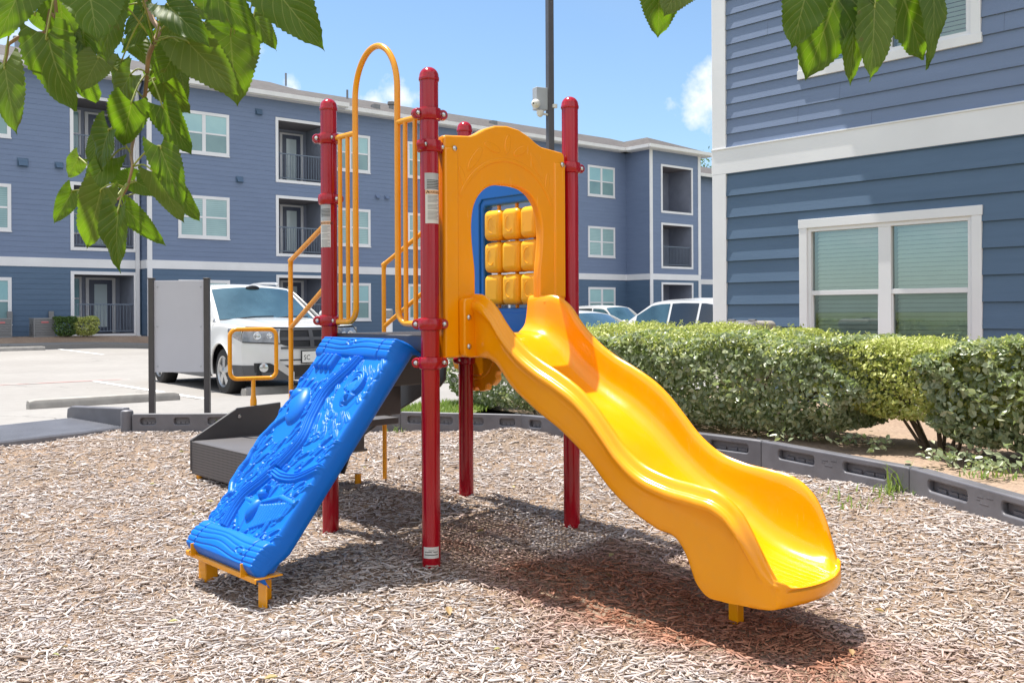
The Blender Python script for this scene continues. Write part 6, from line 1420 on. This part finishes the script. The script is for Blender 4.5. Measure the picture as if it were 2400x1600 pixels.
# (base, tip, width in zoom px, depth, face tilt x, face tilt z, curl, fold)
LEAVES = [((150, -110), (-25, 215), 230, 1.62), ((330, -110), (375, 255), 250, 1.66), ((500, -120), (560, 235), 330, 1.50), ((640, -30), (600, 372), 215, 1.56), ((25, 365), (82, 752), 185, 1.64), ((268, 195), (392, 642), 325, 1.60), ((470, 130), (502, 405), 165, 1.80), ((570, 330), (462, 522), 180, 1.78), ((500, 480), (545, 600), 160, 1.9),
    ((752, 425), (622, 645), 175, 1.70), ((757, 583), (702, 850), 205, 1.66), ((628, 742), (545, 985), 210, 1.68), ((640, 905), (420, 1175), 150, 1.74), ((455, 905), (372, 1025), 110, 1.84), ((775, 1035), (622, 1040), 120, 1.84), ((583, 1085), (490, 1440), 190, 1.66), ((678, 1205), (655, 1575), 205, 1.62), ((705, 1185), (945, 1410), 120, 1.76), ((418, 1095), (308, 1280), 115, 1.80),
    ((915, 838), (1052, 1190), 165, 1.62), ((880, 985), (1062, 1285), 150, 1.68), ((780, 1045), (905, 1115), 110, 1.76), ((1005, 1085), (1147, 1272), 110, 1.84), ((930, 605), (1095, 895), 165, 1.68), ((930, 470), (1090, 655), 170, 1.74), ((865, 405), (955, 510), 90, 1.82), ((1005, 305), (905, 480), 165, 1.66), ((955, 25), (1185, 245), 185, 1.60), ((1070, 235), (1372, 548), 235, 1.62), ((1030, 245), (1165, 475), 160, 1.68),
    ((1170, 130), (1330, 335), 190, 1.84), ((1120, 45), (1345, 110), 100, 1.78), ((1190, -90), (1468, 195), 215, 1.64), ((1500, -160), (1842, 268), 300, 1.58), ((1455, 95), (1597, 288), 120, 1.78), ((870, 25), (700, 190), 140, 1.80), ((795, -60), (858, 258), 75, 1.56), ((1025, 375), (1062, 525), 125, 1.80), ((700, 345), (650, 500), 130, 1.82), ((200, 75), (262, 185), 90, 1.88), ((860, 120), (690, 300), 150, 1.84), ((980, 140), (1060, 330), 140, 1.86), ((700, -50), (650, 180), 190, 1.86), ((1040, -80), (1010, 130), 180, 1.86), ((1300, -90), (1360, 60), 180, 1.9), ((420, 20), (470, 260), 190, 1.9), ((760, 235), (900, 400), 130, 1.9), ((640, 250), (560, 420), 150, 1.88), ((1000, 460), (1050, 650), 130, 1.8), ((560, 800), (520, 960), 130, 1.86)]
rz_ = random.Random(21)
RL = [((1290, -90), (1195, 300), 240), ((1480, -70), (1285, 482), 330), ((1575, 20), (1552, 522), 140), ((1700, 15), (1680, 490), 200), ((1600, 80), (1632, 345), 150), ((1840, -110), (2010, 370), 320), ((2060, -90), (2068, 390), 130), ((378, -100), (376, 232), 215), ((520, -120), (408, 92), 190), ((1650, -160), (1690, 60), 210), ((1950, -190), (2060, 60), 220)]
allv = [(z1(*b), z1(*t_), w_/2.45, Y) for b, t_, w_, Y in LEAVES]+[((1400+b[0]/2.613, b[1]/2.613), (1400+t_[0]/2.613, t_[1]/2.613), w_/2.613, 1.50+.07*rz_.random()+(.12 if i in (4, 9, 10) else 0)) for i, (b, t_, w_) in enumerate(RL)]
LIMB = smooth_path([V3(-1.75, 1.35, -.1), V3(-1.72, 1.38, .9), V3(-1.62, 1.45, 1.75), V3(-1.2, 1.60, 2.28), V3(-.55, 1.70, 2.42), V3(.1, 1.66, 2.36), V3(.75, 1.60, 2.22), V3(1.15, 1.55, 2.12)], 8)
SUBS = []
for k, (b, t_, w_, Y) in enumerate(allv):
    dy = rz_.uniform(-.05, .05); B0 = at(b[0], b[1], Y); T0 = at(t_[0], t_[1], Y+dy); wd = w_*Y/FP*(1.20 if k < 8 or 27 <= k < 36 or k >= len(LEAVES) else 1.14)
    face = V3(rz_.uniform(-.5, .5), -1, rz_.uniform(-.15, .45)) if k < len(LEAVES) else V3(rz_.uniform(-.22, .22), -1, rz_.uniform(-.1, .25)); wd *= 1 if k < len(LEAVES) else 1.12
    if 36 == k: face = V3(-1, -.35, .2)
    V, F, UV = mul_leaf(B0, T0, wd, face, rz_.uniform(.05, .26), rz_.uniform(.05, .40), k, rz_.uniform(-.08, .08)); add_leaf(V, F, UV)
    nb_ = near_branch(B0, BR); d = (nb_-B0).length
    if d < .16: hook = nb_
    else: hook = V3(B0.x+rz_.uniform(-.05, .05), B0.y+rz_.uniform(.0, .08), max(1.93, B0.z+.14))
    PET.tube(smooth_path([hook, hook.lerp(B0, .55)+V3(0, 0, .008), B0, B0.lerp(T0, .05)], 4), [.0016]*13, 6)
    if d >= .16: SUBS.append(hook)
# canopy above the frame that shades the hanging leaves
n_ = 0
while n_ < 170:
    x, y, z = rz_.uniform(-1.55, 1.1), rz_.uniform(1.35, 2.35), rz_.uniform(1.86, 2.75); B0 = V3(x, y, z); T0 = B0+V3(rz_.uniform(-.07, .07), rz_.uniform(-.06, .06), -rz_.uniform(.06, .13))
    if max(proj(B0)[1], proj(T0)[1]) > -45: n_ += 0; 
    else:
        V, F, UV = mul_leaf(B0, T0, rz_.uniform(.08, .12), V3(rz_.uniform(-1, .2), rz_.uniform(-.6, 1), 1.0), rz_.uniform(.05, .2), .15, n_); add_leaf(V, F, UV); SUBS.append(B0); n_ += 1
for k in range(7):                                                   # fuller upper mass behind the first leaves
    px, py = rz_.uniform(-20, 620), rz_.uniform(-120, 105)-.10*abs(rz_.gauss(0, 1))*60; Y = rz_.uniform(1.80, 2.15); B0 = at(px, py, Y); ln = rz_.uniform(.09, .14); T0 = B0+V3(rz_.uniform(-.05, .05), rz_.uniform(-.04, .04), -ln)
    V, F, UV = mul_leaf(B0, T0, ln*rz_.uniform(.75, .95), V3(rz_.uniform(-.7, .7), -1, rz_.uniform(-.1, .6)), rz_.uniform(.05, .25), rz_.uniform(.05, .4), 900+k); add_leaf(V, F, UV)
    hook = V3(B0.x, B0.y+.03, max(1.93, B0.z+.1)); PET.tube([hook, hook.lerp(B0, .5)+V3(.01, 0, 0), B0], [.0015]*3, 5); SUBS.append(hook)
np_mesh('foliage', [tuple(v) for v in LV], LF, M_mul, TR, smooth=180, origin=TR['_o'], uv=LU)
mb = MB(); mb.tube(LIMB, list(np.linspace(.075, .014, len(LIMB))), 14); mb.build('trunk', M_oldbark, TR, smooth=180)
jn = near_branch(BR[0], LIMB); mb = MB(); mb.tube([jn, jn.lerp(BR[0], .5)+V3(.02, 0, .03)]+BR, [.0075, .006]+list(np.linspace(.0055, .0018, len(BR))), 10); mb.build('branch', M_bark, TR, smooth=180)
mb = MB(); tw = [at(*z1(*p), 1.66) for p in ((310, -60), (285, 60), (265, 178), (195, 193), (120, 210), (70, 240), (44, 262), (38, 310), (25, 365))]; mb.tube(smooth_path([near_branch(tw[0], LIMB)]+tw, 3), .0032, 8); mb.build('branch', M_bark, TR, smooth=180)
mb = PET
for h_ in SUBS: mb.tube(smooth_path([near_branch(h_, LIMB), near_branch(h_, LIMB).lerp(h_, .5)+V3(0, 0, .05), h_], 3), list(np.linspace(.005, .002, 7)), 5, m=1)
mb.build('twigs', [M_petiole, M_bark], TR, smooth=180)
